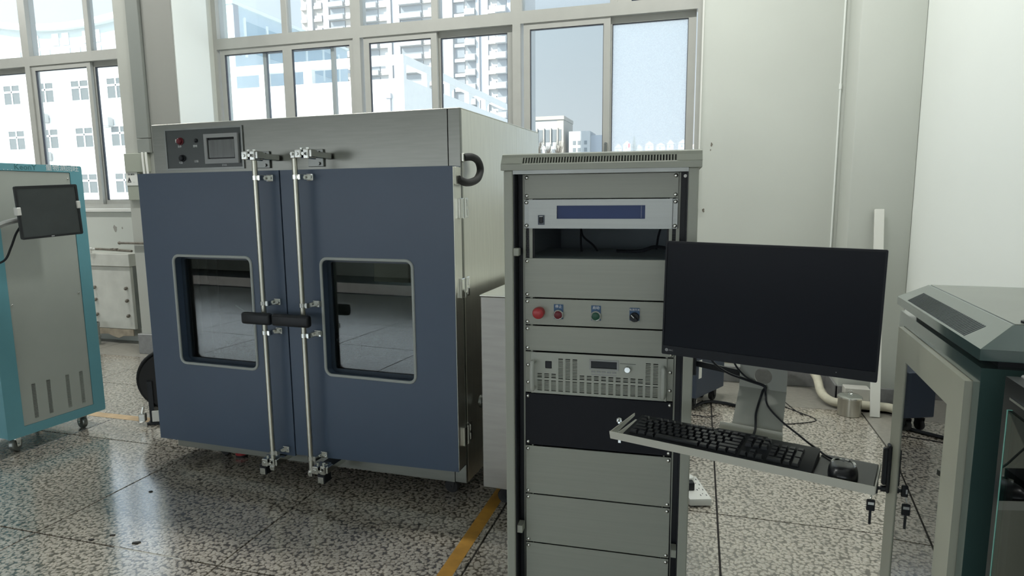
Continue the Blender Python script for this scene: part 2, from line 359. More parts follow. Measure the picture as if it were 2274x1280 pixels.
# ------------------------------------------------------------------ windows
def pane_obj(x0, x1, z0, z1, y, m, parent): return box(x0, x1, y-.003, y+.003, z0, z1).build('pane', m, parent)
def sash(parent, x0, x1, z0, z1, y, m, st=.05, top=.06, bot=.06):
    s = MB().plate(rect(x0, x1, z0, z1), [rect(x0+st, x1-st, z0+bot, z1-top)], y-.018, y+.018).build('sash', ALU, parent)
    MB().plate(rect(x0+st-.004, x1-st+.004, z0+bot-.004, z1-top+.004), [rect(x0+st+.005, x1-st-.005, z0+bot+.005, z1-top-.007)], y-.012, y+.012).build('seal', RUB, s)
    pane_obj(x0+st, x1-st, z0+bot, z1-top, y, m, s); return s
def window(n, x0, x1, lower, upper, label, filmed=False):
    zs, zt0, zt1, ztop = 1.42, 2.955, 3.056, 3.95
    w = struct(MB().plate(rect(x0, x1, zs, ztop), [rect(x0+.035, x1-.035, zs+.045, zt0), rect(x0+.05, x1-.05, zt1, ztop-.04)], 5.46, 5.57).build(f'window_{n}', ALU), label)
    for (a, b, y, m, st) in lower: sash(w, a, b, zs+.03, zt0+.01, y, m, st)
    xs = [x0+.05]+upper+[x1-.05]
    for u in upper: box(u-.032, u+.032, 5.475, 5.55, zt1, ztop-.03, b=.004).build('mullion', ALU, w)
    for a, b, k in zip(xs[:-1], xs[1:], range(9)):
        if filmed and k == len(xs)-2:
            box(a+.03, b-.03, 5.505, 5.515, zt1+.0, ztop-.04).build('film_pane', NAVYF, w)['label'] = 'navy film covered upper pane'
            MB().plate(rect(a+.02, b, zt1-.005, ztop-.03), [rect(a+.14, b-.03, zt1-.004, ztop-.05)], 5.48, 5.504).build('vent_frame', ALU, w)
        else: pane_obj(a, b, zt1, ztop-.04, 5.51, DUST2, w)
    # handle at the meeting stile
    return w
window(1, -4.62, -3.055, [(-4.56, -3.80, 5.492, DUST2, .05), (-4.10, -3.32, 5.532, DUST2, .035), (-3.80, -3.085, 5.492, DUST2, .05)], [-3.815], 'aluminium window bay next to the column, four narrow sliding panes')
window(2, -3.055, -1.535, [(-2.99, -2.27, 5.492, DUST2, .055), (-2.31, -1.57, 5.532, DUST2, .06)], [-2.285], 'middle aluminium window bay with residential towers behind')
w3 = window(3, -1.535, -.02, [(-1.475, -.74, 5.492, CLEAR, .055), (-.79, -.065, 5.532, HAZY, .06)], [-.715], 'aluminium window bay above the rack with pale sky', True)
hm = box(-.775, -.755, 5.44, 5.474, 1.86, 1.95, b=.004); hm.cyl((-.765, 5.45, 1.93), (-.765, 5.42, 1.93), .01, n=10); hm.box(-.772, -.758, 5.415, 5.43, 1.83, 1.94, b=.003)
hm.build('latch', DSTEEL, w3)
window(4, -7.06, -5.55, [(-7.02, -6.2, 5.492, DUST2, .05), (-6.24, -5.59, 5.532, DUST2, .055)], [-6.2], 'left aluminium window bay beside the column')
window(5, -8.58, -7.06, [(-8.54, -7.78, 5.492, DUST2, .05), (-7.83, -7.1, 5.532, DUST2, .055)], [-7.82], 'far left aluminium window bay cut by the frame')
window(6, -10.1, -8.58, [(-10.06, -9.3, 5.492, DUST2, .05), (-9.35, -8.62, 5.532, DUST2, .055)], [-9.34], 'aluminium window bay further along the wall')
window(7, -11.88, -10.1, [(-11.84, -10.95, 5.492, DUST2, .05), (-11.0, -10.14, 5.532, DUST2, .055)], [-10.98], 'last aluminium window bay along the wall')
struct(box(-11.88, -5.52, WY-.03, 5.46, 1.385, 1.42, b=.004).build('trim_3', WHITEP), 'thin white sill under the left windows')
struct(box(-4.6, -.02, WY-.03, 5.46, 1.385, 1.42, b=.004).build('trim_4', WHITEP), 'white sill under the right windows')
struct(box(-.018, -.006, WY-.012, WY+.002, 1.40, 3.97).build('trim_5', WHITEP), 'white bead beside the right window frame')

# ------------------------------------------------------------------ added fill lamps on the ceiling (unseen, above the frame)
def fill_lamp(x, y, label):
    t = thing('fill_light', label, 'lamp', (x, y, 0), 0, 'added ceiling fill lamps')  # lamp added to brighten the room from above
    box(-.65, .65, -.09, .09, ZC-.09, ZC-.001, b=.01).build('housing', WHITEP, t)
    box(-.6, .6, -.07, .07, ZC-.102, ZC-.09).build('diffuser', FILL_GLOW, t)
    l = bpy.data.lights.new('fill_area', 'AREA'); l.shape = 'RECTANGLE'; l.size = 1.2; l.size_y = .14; l.energy = FILL_W; l.color = (.985, 1, .955)
    o = bpy.data.objects.new('fill_area', l); COL.objects.link(o); o.parent = t; o.location = (0, 0, ZC-.104)
for y, where in ((3.75, 'window side row'),):
    for x, at in ((-9.5, 'furthest left'), (-6.2, 'over the teal cabinet'), (-2.9, 'over the chamber'), (-.2, 'over the rack')): fill_lamp(x, y, f'unseen added fill lamp {at}, {where}')

# ------------------------------------------------------------------ big test chamber
def caster(parent, x, y, z, r=.04, w=.028, plate=True, fork=CHROME, wheel=RUBBER, rz=0, name='caster'):
    """castor with fork; wheel centre at (x,y,r), hangs from height z"""
    M = Matrix.Translation((x, y, 0)) @ Matrix.Rotation(rz, 4, 'Z')
    m = MB(); top = z
    m.box(-.035, .035, -.035, .035, top-.006, top, b=.001, M=M)
    m.cyl((0, 0, top-.02), (0, 0, top-.005), .018, n=14, M=M)
    for sgn in (-1, 1): m.prism([(-.02, top-.018), (.024, top-.018), (.014, r-.012), (-.012, r-.012)], sgn*(w/2+.005)-.0015, sgn*(w/2+.005)+.0015, 'y', M=M)
    m.box(-.02, .024, -(w/2+.006), w/2+.006, top-.024, top-.018, M=M)
    m.cyl((0, -w/2-.01, r), (0, w/2+.01, r), .006, n=10, M=M)
    c = m.build(name, fork, parent)
    MB().lathe([(r*.55, -w/2), (r*.9, -w/2), (r, -w/2+.006), (r, w/2-.006), (r*.9, w/2), (r*.55, w/2)], (0, 0, r), (0, 1, 0), 22, M=M).build('wheel', wheel, c)
    return c

def chamber():
    t = thing('test_chamber', 'huge stainless environmental test chamber with two navy blue doors', 'machine', (-1.059, 2.808, 0), -R(2.85))
    W, D, z0, z1 = 1.84, 1.25, .1, 1.905
    CX = [-1.72, -.12]; CZ = [.42, 1.44]
    b = MB().plate([(-W, .071), (-.065, .099), (-.065, z1), (-W, z1)], [rect(CX[0], CX[1], CZ[0], CZ[1])], 0, .02)
    b.box(-.063, -.0, 0, .02, z0, z1, b=.003)
    b.box(-W, -W+.02, .02, D, .071, z1); b.box(-W+.02, -.02, D-.02, D, z0, z1)
    b.box(-W+.02, -.02, .02, D-.02, z0, z0+.02)
    b.build('body', STEEL_SHADE, t)
    box(-.02, 0, .0205, .80, z0, z1, b=.002).build('side_panel', STEEL_LIT, t)
    box(-.02, -.001, .803, D, z0, z1, b=.002).build('side_panel', STEEL_LIT, t)
    box(-W, 0, .002, D, z1, z1+.004, b=.001).build('top_panel', STEEL_LIT, t)
    # lined cavity
    c = MB(); a0, a1 = CX; c0, c1 = CZ; th = .01
    c.box(a0-th, a0, .02, 1.0, c0, c1); c.box(a1, a1+th, .02, 1.0, c0, c1); c.box(a0-th, a1+th, .02, 1.0, c0-th, c0)
    c.box(a0-th, a1+th, .02, 1.0, c1, c1+th); c.box(a0-th, a1+th, 1.0, 1.01, c0-th, c1+th)
    for k in range(4): c.box(a0, a0+.012, .05+k*.07, .075+k*.07, c0, c1)
    c.build('cavity_lining', DSTEEL, t)
    s = MB(); s.tube([(-1.58, .25, .88), (-1.33, .35, .69)], .006); s.box(-1.34, -.93, .33, .37, .69, .702)
    s.box(-1.42, -.95, .5, .55, 1.13, 1.16); s.cyl((-1.1, .45, .48), (-1.1, .45, 1.2), .02); s.cyl((-1.19, .5, .48), (-1.19, .5, 1.05), .014)
    s.lathe([(.001, 0), (.16, 0), (.16, .05), (.15, .05), (.15, .012), (.001, .012)], (-1.3, .55, .86), n=30)
    s.box(-1.5, -1.15, .6, .9, .44, .58)
    s.build('test_fixture', DSTEEL, t)
    d = MB()
    for k in range(3): d.box(-.86+k*.245, -.86+k*.245+.238, .62, .98, 1.0, 1.17, b=.004)
    d.build('pale_ledge', mat('ledge_beige', (.52, .49, .40), .5, .3), t)  # three beige blocks across the right half of the cavity
    # doors
    def door(x0, x1, wx0, wx1, wz0, wz1, edge, zl, zr):
        dz0, dz1 = max(zl, zr), 1.643
        m = MB().plate([(x0, zl), (x1, zr), (x1, dz1), (x0, dz1)], [rrect(wx0, wx1, wz0, wz1, .035)], -.1, -.012)
        dr = m.build('door', BLUE, t)
        P = rrect(wx0+.001, wx1-.001, wz0+.001, wz1-.001, .035)
        MB().tube([(p[0], -.101, p[1]) for p in P], .0075, 8, closed=True).build('gasket', GASK, dr)
        i = .022
        MB().plate(rrect(wx0-.005, wx1+.005, wz0-.005, wz1+.005, .03), [rrect(wx0+i, wx1-i, wz0+i, wz1-i, .012)], -.05, -.03).build('inner_frame', mat('navy_dark_frame', (.03, .045, .065), .4), dr)
        MB().plate(rrect(wx0+i-.004, wx1-i+.004, wz0+i-.004, wz1-i+.004, .012), [], -.045, -.041).build('pane', CGLASS, dr)
        e = .0015
        box(edge-e, edge+e, -.098, -.014, dz0+.004, dz1-.004).build('edge_strip', STEEL_LIT, dr)
        sl = MB().plate(rect(x0+.02, x1-.02, dz0+.03, dz1-.02), [rect(x0+.06, x1-.06, dz0+.1, dz1-.1)], -.012, -.001); sl.build('seal', RUBBER, dr)
        return dr
    dl = door(-1.857, -.935, -1.655, -1.138, .612, 1.207, -1.8575, .155, .163)
    dr = door(-.927, .002, -.717, -.211, .622, 1.212, .0025, .172, .203)
    def lock(d, x, hx0, hx1):
        y = -.168
        MB().cyl((x, y, .107), (x, y, 1.70), .0125, n=14).build('lock_rod', ROD, d)
        for z in (1.605, .985, .835, .20):
            m = box(x+.022, x+.06, -.118, -.1, z-.016, z+.016, b=.002); m.box(x+.02, x+.034, y-.012, -.1, z-.013, z+.013, b=.002)
            m.cyl((x, y, z-.010), (x, y, z+.010), .0165, n=14); m.cyl((x+.05, -.118, z), (x+.05, -.126, z), .007, n=8); m.box(x, x+.03, y-.006, y+.006, z-.006, z+.006)
            m.build('rod_guide', CHROME, d)
        h = box(hx0, hx1, -.232, -.195, .885, .945, b=.014, seg=3); h.cyl((x, -.2, .915), (x, y, .915), .02, n=12)
        h.build('handle', BLACK, d)
        for z, s in ((1.712, 1), (.125, -1)):
            m = box(x-.012, x+.012, y-.016, y+.012, z-.02, z+.012, b=.003)
            m.cyl((x, y-.016, z), (x, y-.024, z), .007, n=8)
            m.build('rod_cam', CHROME, d)
    lock(dl, -1.019, -1.113, -.938); lock(dr, -.785, -.93, -.712)
    for x, s in ((-1.019, -1), (-.785, 1)):
        for z in (1.70, .135):
            m = box(x-.13*(s < 0)-.04*(s > 0), x-.04*(s < 0)+.05*(s > 0), -.012, 0, z-.04, z+.045, b=.002)
            xx = x-.085 if s < 0 else x+.005
            for q in (-.025, .03): m.cyl((xx+.02, -.012, z+q), (xx+.02, -.02, z+q), .008, n=8)
            m.build('keeper_base', DSTEEL, t)
            m = MB(); a = x+.02 if s > 0 else x-.055
            zz = z+.012
            m.box(a, a+.035, -.195, -.12, zz-.02, zz+.02, b=.004); m.box(a+.04, a+.07, -.185, -.12, zz-.024, zz+.022, b=.004); m.box(a+.072, a+.084, -.18, -.13, zz-.015, zz+.018, b=.002)
            m.box(a+.005, a+.08, -.14, -.012, zz-.018, zz+.012, b=.003)
            for q in (.015, .05): m.cyl((a+q, -.16, zz+.018), (a+q, -.16, zz+.03), .008, n=8); m.cyl((a+q, -.195, zz), (a+q, -.2, zz), .008, n=8)
            m.build('keeper', CHROME, t)
    for a in (-1.019-.078, -.785+.045):
        m = box(a, a+.042, -.185, -.125, .078, .128, b=.003).build('keeper_block', BLACK, t)
        box(a+.003, a+.036, -.1875, -.185, .079, .112, b=.001).build('cover_plate', CHROME, m)
        box(a+.003, a+.036, -.18, -.13, .128, .130).build('cover_plate', CHROME, m)
    for z in (1.453, 1.082, .36):
        m = box(.003, .016, -.05, -.012, z-.046, z+.046, b=.002); m.box(.001, .013, .02, .05, z-.046, z+.046, b=.002)
        m.cyl((.012, -.004, z-.046), (.012, -.004, z+.046), .011, n=12); m.box(.012, .016, .026, .044, z+.006, z+.038, b=.001); m.box(.012, .016, .026, .044, z-.038, z-.006, b=.001)
        m.build('hinge', CHROME, t)
    h = [(.012, -.06, 1.585), (.03, -.02, 1.57), (.038, .04, 1.574), (.042, .10, 1.592), (.042, .135, 1.632), (.04, .112, 1.672), (.032, .06, 1.688), (.006, .02, 1.686)]
    m = MB().tube(h, .0175, 12, smooth=8); m.build('cable_hose', RUBBER, t)
    box(.0, .012, -.085, -.045, 1.56, 1.64, b=.003).build('hose_bracket', STEEL_LIT, t); box(0, .012, .005, .035, 1.665, 1.705, b=.003).build('hose_bracket', STEEL_LIT, t)
    # control panel
    cp = MB().plate(rrect(-1.738, -1.234, 1.672, 1.873, .006), [], -.004, 0).build('control_panel', PANELD, t)
    MB().plate(rect(-1.748, -1.224, 1.662, 1.883), [rect(-1.738, -1.234, 1.672, 1.873)], -.007, 0).build('panel_trim', DSTEEL, cp)
    MB().plate(rect(-1.471, -1.25, 1.691, 1.845), [rect(-1.452, -1.271, 1.715, 1.825)], -.016, -.004).build('screen_bezel', GREYP, cp)
    box(-1.453, -1.27, -.008, -.004, 1.714, 1.826).build('screen_border', BLACKG, cp)
    box(-1.446, -1.279, -.0095, -.008, 1.722, 1.814).build('screen', SCREEN, cp)
    def knob(x, z, r, m1, d=.016):
        MB().lathe([(r*1.25, 0), (r*1.25, .004), (r, .005), (r*.95, d), (r*.7, d+.003), (.001, d+.003)], (x, -.004, z), (0, -1, 0), 18).build('button', m1, cp)
    knob(-1.638, 1.815, .016, DRED); knob(-1.532, 1.815, .009, BLACK, .006); knob(-1.632, 1.725, .015, BLACK)
    box(-1.668, -1.662, -.012, -.004, 1.808, 1.826, b=.001).build('indicator', WHITEP, cp)
    for tx, x, z, s in (('急停', -1.648, 1.787, .013), ('照明', -1.541, 1.786, .014), ('电源', -1.648, 1.701, .013), ('USB', -1.54, 1.706, .017), ('控制器', -1.354, 1.682, .011)):
        MB().text(tx, s, x, -.0045, z).build('lettering', WHITEI, cp)
    for x, y in ((-.12, .09), (-1.60, .12), (-.14, 1.1), (-1.7, 1.1)):
        caster(t, x, y, z0, .038, .032, fork=RUBBER, wheel=RUBBER)
    m = MB().cyl((-1.5, .13, .0), (-1.5, .13, .012), .035, n=18); m.cyl((-1.5, .13, .012), (-1.5, .13, z0), .010, n=10); m.cyl((-1.5, .13, .035), (-1.5, .13, .05), .03, n=16)
    f = m.build('levelling_foot', RUBBER, t); MB().cyl((-1.5, .13, .012), (-1.5, .13, .026), .0345, n=18).build('foot_pad', RED, f)
    return t
chamber()

def side_unit():
    t = thing('stainless_cabinet', 'brushed stainless floor unit on black castors between chamber and rack', 'cabinet', (-.967, 2.785, 0), -R(1.5))
    box(0, .46, 0, 1.0, .105, 1.045, b=.004).build('body', mat('grey_brushed_steel', (.36, .35, .325), .45, .85, noise=.07, nscale=4, stretch=(1, 1, 10)), t)
    box(-.003, .463, -.003, 1.003, 1.045, 1.052, b=.002).build('top_plate', STEEL_LIT, t)
    for x, y in ((.085, .085), (.38, .085), (.085, .9), (.38, .9)): caster(t, x, y, .105, .036, .03, fork=BLACK)
    m = MB().cyl((0, .17, .48), (-.078, .17, .48), .013, n=14); m.cyl((-.055, .17, .48), (-.07, .17, .48), .034, n=20); m.cyl((-.034, .17, .48), (-.042, .17, .48), .03, n=20)
    for k in range(4): m.cyl((-.05, .17+.026*math.cos(k*1.57), .48+.026*math.sin(k*1.57)), (-.074, .17+.026*math.cos(k*1.57), .48+.026*math.sin(k*1.57)), .004, n=6)
    m.build('port_flange', DSTEEL, t)
side_unit()

# ------------------------------------------------------------------ rack with instruments
RO, RA = (-.6023, 1.9793, 0), R(2.13)
def screw(parent, x, z, y=.05):
    m = SCREW_MESH.get('m')
    if not m:
        m = MB().lathe([(.0066, 0), (.0066, .0015), (.0052, .0038), (.003, .005), (.0005, .0052)], (0, 0, 0), (0, -1, 0), 10).mesh('screw', SCREW); SCREW_MESH['m'] = m
    return put('screw', m, parent, (x, y, z))
SCREW_MESH = {}
def rack():
    t = thing('equipment_rack', 'tall grey equipment rack filled with panels, carrying the monitor arm', 'rack', RO, RA)
    for x in (0, .57):
        for y in (0, .76): box(x, x+.03, y, y+.04, .08, 1.585, b=.003).build('post', RACKP, t)
    box(0, .6, .04, .76, .06, .09).build('base_frame', RACKP, t)
    for x, sx in ((.03, 1), (.566, 1)): box(x, x+.004, .006, .055, .1, 1.575).build('channel', BLACK, t)
    m = box(.034, .566, .058, .062, .09, 1.578); m = MB().plate(rect(.034, .566, .09, 1.578), [rect(.088, .512, .12, 1.56)], .058, .062)
    m.build('channel_back', BLACK, t)
    for x in (.0, .596): box(x, x+.004, .04, .76, .09, 1.585).build('side_panel', RACKP, t)
    box(0.03, .57, .796, .8, .09, 1.585).build('rear_panel', mat('rack_interior', (.26, .31, .34), .6), t)
    for x in (.045, .54): box(x, x+.006, .1, .79, .1, 1.58).build('inner_wall', MATS['rack_interior'], t)
    # cap
    yf = -.012
    pr = [(yf, 1.585), (yf, 1.603), (.010, 1.634), (.022, 1.638), (.81, 1.638), (.81, 1.63), (.03, 1.63), (.03, 1.585)]
    cap = MB()
    d = Vector((0, .022, .031)).normalized()
    Mx = Matrix(((1, 0, 0, 0), (0, 0, 0, 0), (0, 0, 0, 0), (0, 0, 0, 1)))
    cap.prism([(yf, 1.585), (yf, 1.603), (yf+.0035, 1.606), (.03, 1.606), (.03, 1.585)], -.006, .608, 'x')
    cap.prism([(yf+.0155, 1.624), (.010, 1.634), (.022, 1.638), (.81, 1.638), (.81, 1.62), (.03, 1.62), (.03, 1.624)], -.006, .608, 'x')
    cap.prism([(yf+.002, 1.606), (yf+.0155, 1.624), (.03, 1.624), (.03, 1.606)], -.006, .062, 'x')
    cap.prism([(yf+.002, 1.606), (yf+.0155, 1.624), (.03, 1.624), (.03, 1.606)], .536, .608, 'x')
    cap.box(-.006, .02, .03, .81, 1.585, 1.62); cap.box(.582, .608, .03, .81, 1.585, 1.62)
    co = cap.build('top_cap', RACKP, t)
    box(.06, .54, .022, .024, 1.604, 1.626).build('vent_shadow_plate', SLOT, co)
    fins = MB(); N = 54
    for k in range(N+1):
        x = .062+k*.474/N
        fins.prism([(yf+.0025, 1.6055), (yf+.016, 1.6245), (.012, 1.6245), (.004, 1.6055)], x-.0021, x+.0021, 'x')
    fins.build('vent_slat', RACKP, co)['kind'] = 'stuff'
    box(.03, .57, .002, .04, 1.573, 1.585).build('top_rail', DSTEEL, t)
    # 19 inch rails with square holes
    for x0 in (.051, .517):
        hs = [rect(x0+.011, x0+.0195, z-.0045, z+.0045) for z in [.12+.01482*k for k in range(98)]]
        MB().plate(rect(x0, x0+.032, .1, 1.572), hs, .051, .053).build('mounting_rail', RACKP, t)
        box(x0, x0+.032, .066, .068, .1, 1.572).build('rail_back', BLACK, t)
    for x in (.038,):
        box(x-.006, x+.012, -.006, .02, 1.313, 1.338, b=.002).build('latch', RACKP, t)
    box(.031, .052, .01, .05, .352, .378).build('cross_tab', RACKP, t); box(.55, .57, .01, .05, .33, .356).build('cross_tab', RACKP, t)
    MB().cyl((.561, .02, 1.56), (.561, .012, 1.56), .005, n=10).build('stud', WHITEP, t)
    # blank panels
    def blank(z0, z1, m=RACKB, name='blank_panel', sc=True, x0=.057, x1=.543):
        p = box(x0, x1, .046, .0505, z0+.0012, z1-.0012, b=.0012).build(name, m, t)
        if sc:
            for x in (.066, .534):
                for z in (z0+.011, z1-.011): screw(p, x, z, .046)
        return p
    blank(1.494, 1.574); blank(1.171, 1.303); bp = blank(1.079, 1.169, name='button_panel'); blank(.990, 1.077)
    bk = blank(.660, .844, mat('black_satin_panel', (.008, .009, .013), .4, spec=.2), 'black_panel'); blank(.483, .657); blank(.303, .481); blank(.13, .301)
    # lock with its key in the black panel
    lk = MB().lathe([(.010, 0), (.010, .008), (.007, .010), (.001, .010)], (.375, .046, .772), (0, -1, 0), 16); lk.box(.371, .379, .018, .036, .768, .776, b=.001)
    lk.tube([(.375, .02, .765), (.372, .015, .752), (.377, .013, .742), (.382, .015, .754), (.376, .02, .765)], .0015, 6)
    lk.box(.373, .383, .012, .016, .705, .745, b=.001)
    lk.build('lock', CHROME, bk)
    # buttons
    y = .046
    eb = MB().lathe([(.018, 0), (.018, .006), (.0172, .010), (.0198, .022), (.0178, .030), (.013, .033), (.001, .034)], (.107, y, 1.123), (0, -1, 0), 26).build('emergency_button', RED, bp)
    for x, m, tx in ((.171, DRED, '停止'), (.294, DGREEN, '启动')):
        pl = MB().plate(rect(x-.0155, x+.0155, 1.102, 1.151), [], y-.002, y).build('label_plate', SIGNB, bp)
        MB().text(tx, .0115, x, y-.0025, 1.1432).build('lettering', WHITEI, pl)
        MB().lathe([(.0172, .001), (.0172, .010), (.0152, .013), (.0138, .013), (.0138, .008), (.001, .008)], (x, y, 1.117), (0, -1, 0), 26).build('button_ring', CHROME, bp)
        MB().lathe([(.0132, .002), (.0132, .011), (.011, .0125), (.001, .013)], (x, y, 1.117), (0, -1, 0), 22).build('push_button', m, bp)
    x = .417; pl = MB().plate(rrect(x-.016, x+.016, 1.106, 1.1475, .003), [], y-.002, y).build('label_plate', SIGNB, bp)
    MB().text('电源开关', .0082, x, y-.0025, 1.141).build('lettering', WHITEI, pl)
    kb = MB().lathe([(.0155, .001), (.0155, .008), (.0135, .012), (.001, .012)], (x, y, 1.118), (0, -1, 0), 24)
    Mk = Matrix.Translation((x, 0, 1.118)) @ Matrix.Rotation(R(-45), 4, 'Y')
    kb.box(-.004, .004, y-.024, y-.01, -.0145, .0145, b=.002, M=Mk); ks = kb.build('selector_knob', BLACK, bp)
    MB().box(-.0011, .0011, y-.0248, y-.0238, .001, .0135, M=Mk).build('pointer', WHITEI, ks)
    # cables in the open gap
    c = MB(); c.tube([(.20, .35, 1.40), (.21, .33, 1.36), (.25, .3, 1.33), (.27, .28, 1.31)], .004, 6, smooth=5); c.tube([(.2, .36, 1.4), (.2, .35, 1.34), (.205, .34, 1.3)], .004, 6, smooth=4)
    c.tube([(.34, .25, 1.312), (.42, .24, 1.314), (.47, .22, 1.33), (.52, .2, 1.326)], .006, 6, smooth=5); c.tube([(.49, .3, 1.4), (.48, .28, 1.36), (.475, .26, 1.32)], .004, 6, smooth=4)
    c.build('inner_cable', BLACK, t)
    box(.051, .549, .07, .5, 1.295, 1.300).build('gap_shelf', MATS['rack_interior'], t)
    return t
rack()

def meter():
    t = thing('panel_meter', 'silver rack unit with a wide blue display and small power switch', 'instrument', RO, RA)
    z0, z1 = 1.4, 1.4925
    MB().plate(rect(.074, .526, z0, z1), [rect(.166, .444, 1.431, 1.473)], .035, .046).build('front_plate', RACKBL, t)
    box(.08, .52, .054, .42, z0+.004, z1-.004).build('case', RACKP, t)
    for x0, x1 in ((.0575, .0735), (.5265, .5425)):
        e = box(x0, x1, .041, .05, z0, z1, b=.001).build('ear', RACKBL, t)
        for z in (z0+.009, z1-.009): screw(e, (x0+x1)/2, z, .041)
    d = box(.166, .444, .041, .048, 1.431, 1.473).build('display', LCD, t)
    box(.431, .433, .0402, .041, 1.433, 1.471).build('display_edge', mat('lcd_edge', (.05, .08, .19), .2), d)
    s = MB().plate(rect(.105, .126, 1.412, 1.443), [rect(.1085, .1225, 1.4165, 1.4385)], .0325, .035).build('switch_bezel', NAVY2, t)
    box(.109, .122, .031, .036, 1.417, 1.438, b=.002).build('rocker', BLACK, s)
    box(.110, .121, .0305, .031, 1.4375, 1.4395).build('mark', WHITEI, s)
meter()

def psu():
    t = thing('power_supply', 'pale rack power supply with slotted vents, two handles and dark display', 'instrument', RO, RA)
    z0, z1 = .847, .987
    cols = [.108+k*.0237 for k in range(17)]; hw = .0078
    holes = []; bars = MB()
    def block(x, a, b, n):
        holes.append(rect(x-hw, x+hw, a, b)); st = (b-a)/n
        for k in range(1, n): bars.box(x-hw, x+hw, .0405, .044, a+k*st-st*.27, a+k*st+st*.27)
    for i, x in enumerate(cols):
        block(x, .856, .893, 8)
        if i in (3, 4, 5, 15, 16): block(x, .899, .969, 14)
        else: block(x, .901, .916, 3)
    holes += [rect(.279, .365, .943, .969), rect(.127, .149, .934, .959)]
    MB().plate(rect(.0785, .5215, z0, z1), holes, .04, .045).build('front_plate', mat('psu_grey', (.43, .45, .40), .42), t)
    bars.build('vent_bar', MATS['psu_grey'], t)['kind'] = 'stuff'
    box(.08, .52, .054, .45, z0+.003, z1-.003).build('case', BLACK, t)
    for x0, x1 in ((.0575, .0782), (.5218, .5425)):
        e = box(x0, x1, .044, .05, z0, z1, b=.001).build('ear', RACKP, t)
        for z in (z0+.035, z1-.045): screw(e, (x0+x1)/2, z, .044)
    d = MB().plate(rect(.275, .369, .939, .973), [rect(.28, .364, .944, .968)], .037, .04).build('display_bezel', GREYP, t)
    box(.279, .365, .042, .0445, .943, .969).build('display', BLACKG, d)
    k = MB()
    for i in range(5): k.box(.281+i*.017, .294+i*.017, .0385, .04, .9285, .9345, b=.0005)
    k.box(.281, .363, .0388, .04, .9205, .9235)
    k.build('key_strip', GREYP, t)
    box(.127, .149, .039, .045, .934, .959, b=.002).build('power_switch', BLACK, t)
    n = MB().lathe([(.011, 0), (.0105, .012), (.009, .014), (.001, .014)], (.398, .04, .947), (0, -1, 0), 20); n.box(.3965, .3995, .024, .028, .940, .956)
    n.build('dial', CHROME, t)
    box(.374, .424, .0392, .04, .9625, .9645).build('groove', SLOT, t)
    for x in (.0885, .5115):
        MB().tube([(x, .045, .955), (x, .02, .958), (x, .01, .948), (x, .01, .876), (x, .02, .866), (x, .045, .868)], .0075, 10, smooth=4).build('handle', mat('handle_grey', (.45, .47, .43), .35), t)
psu()

# ------------------------------------------------------------------ monitor, tray, keyboard, mouse
MO, MR = Vector((.1724, 1.7714, 1.2107)), (-.0093, .0112, -.27805)
TO, TA = Vector((.0886, 1.5604, 0)), -.30156
MF, TF = frame((MO.x, MO.y, 0), MR[2]), frame(TO, TA)
def MW(x, y, z): return MF @ Vector((x, y, z))
def TW(x, y, z): return TF @ Vector((x, y, z))
def monitor():
    t = thing('monitor', 'large black switched-off computer monitor beside the rack', 'monitor', MO)
    t.rotation_mode = 'YXZ'; t.rotation_euler = MR
    w, h = .27, .1618
    MB().plate(rrect(-w, w, -h, h, .004), [rect(-w+.005, w-.005, -h+.026, h-.005)], -.004, .012).build('bezel', mat('bezel_black', (.010, .012, .016), .4, spec=.2), t)
    box(-w+.004, w-.004, -.0015, .004, -h+.025, h-.004).build('screen', mat('screen_off', (.005, .007, .012), .3, spec=.12), t)
    b = box(-w+.002, w-.002, .012, .03, -h+.002, h-.002, b=.006, seg=2); b.box(-.16, .16, .03, .055, -.10, .09, b=.015, seg=3); b.box(-.05, .05, .055, .075, -.05, .05, b=.002)
    b.build('rear_shell', BLACK, t)
    g = MB().lathe([(.0045, 0), (.0045, .0006), (.0022, .0006), (.0022, 0)], (-.2555, -.004, -.1485), (0, -1, 0), 20); g.text('HKC', .006, -.2495, -.0042, -.1487, .0003, align='LEFT')
    g.build('logo', mat('logo_grey', (.35, .36, .37), .4), t)
    m = MB().cyl((.18, -.0042, -.149), (.18, -.0046, -.149), .0012, n=8); m.build('power_light', GREYP, t)
monitor()
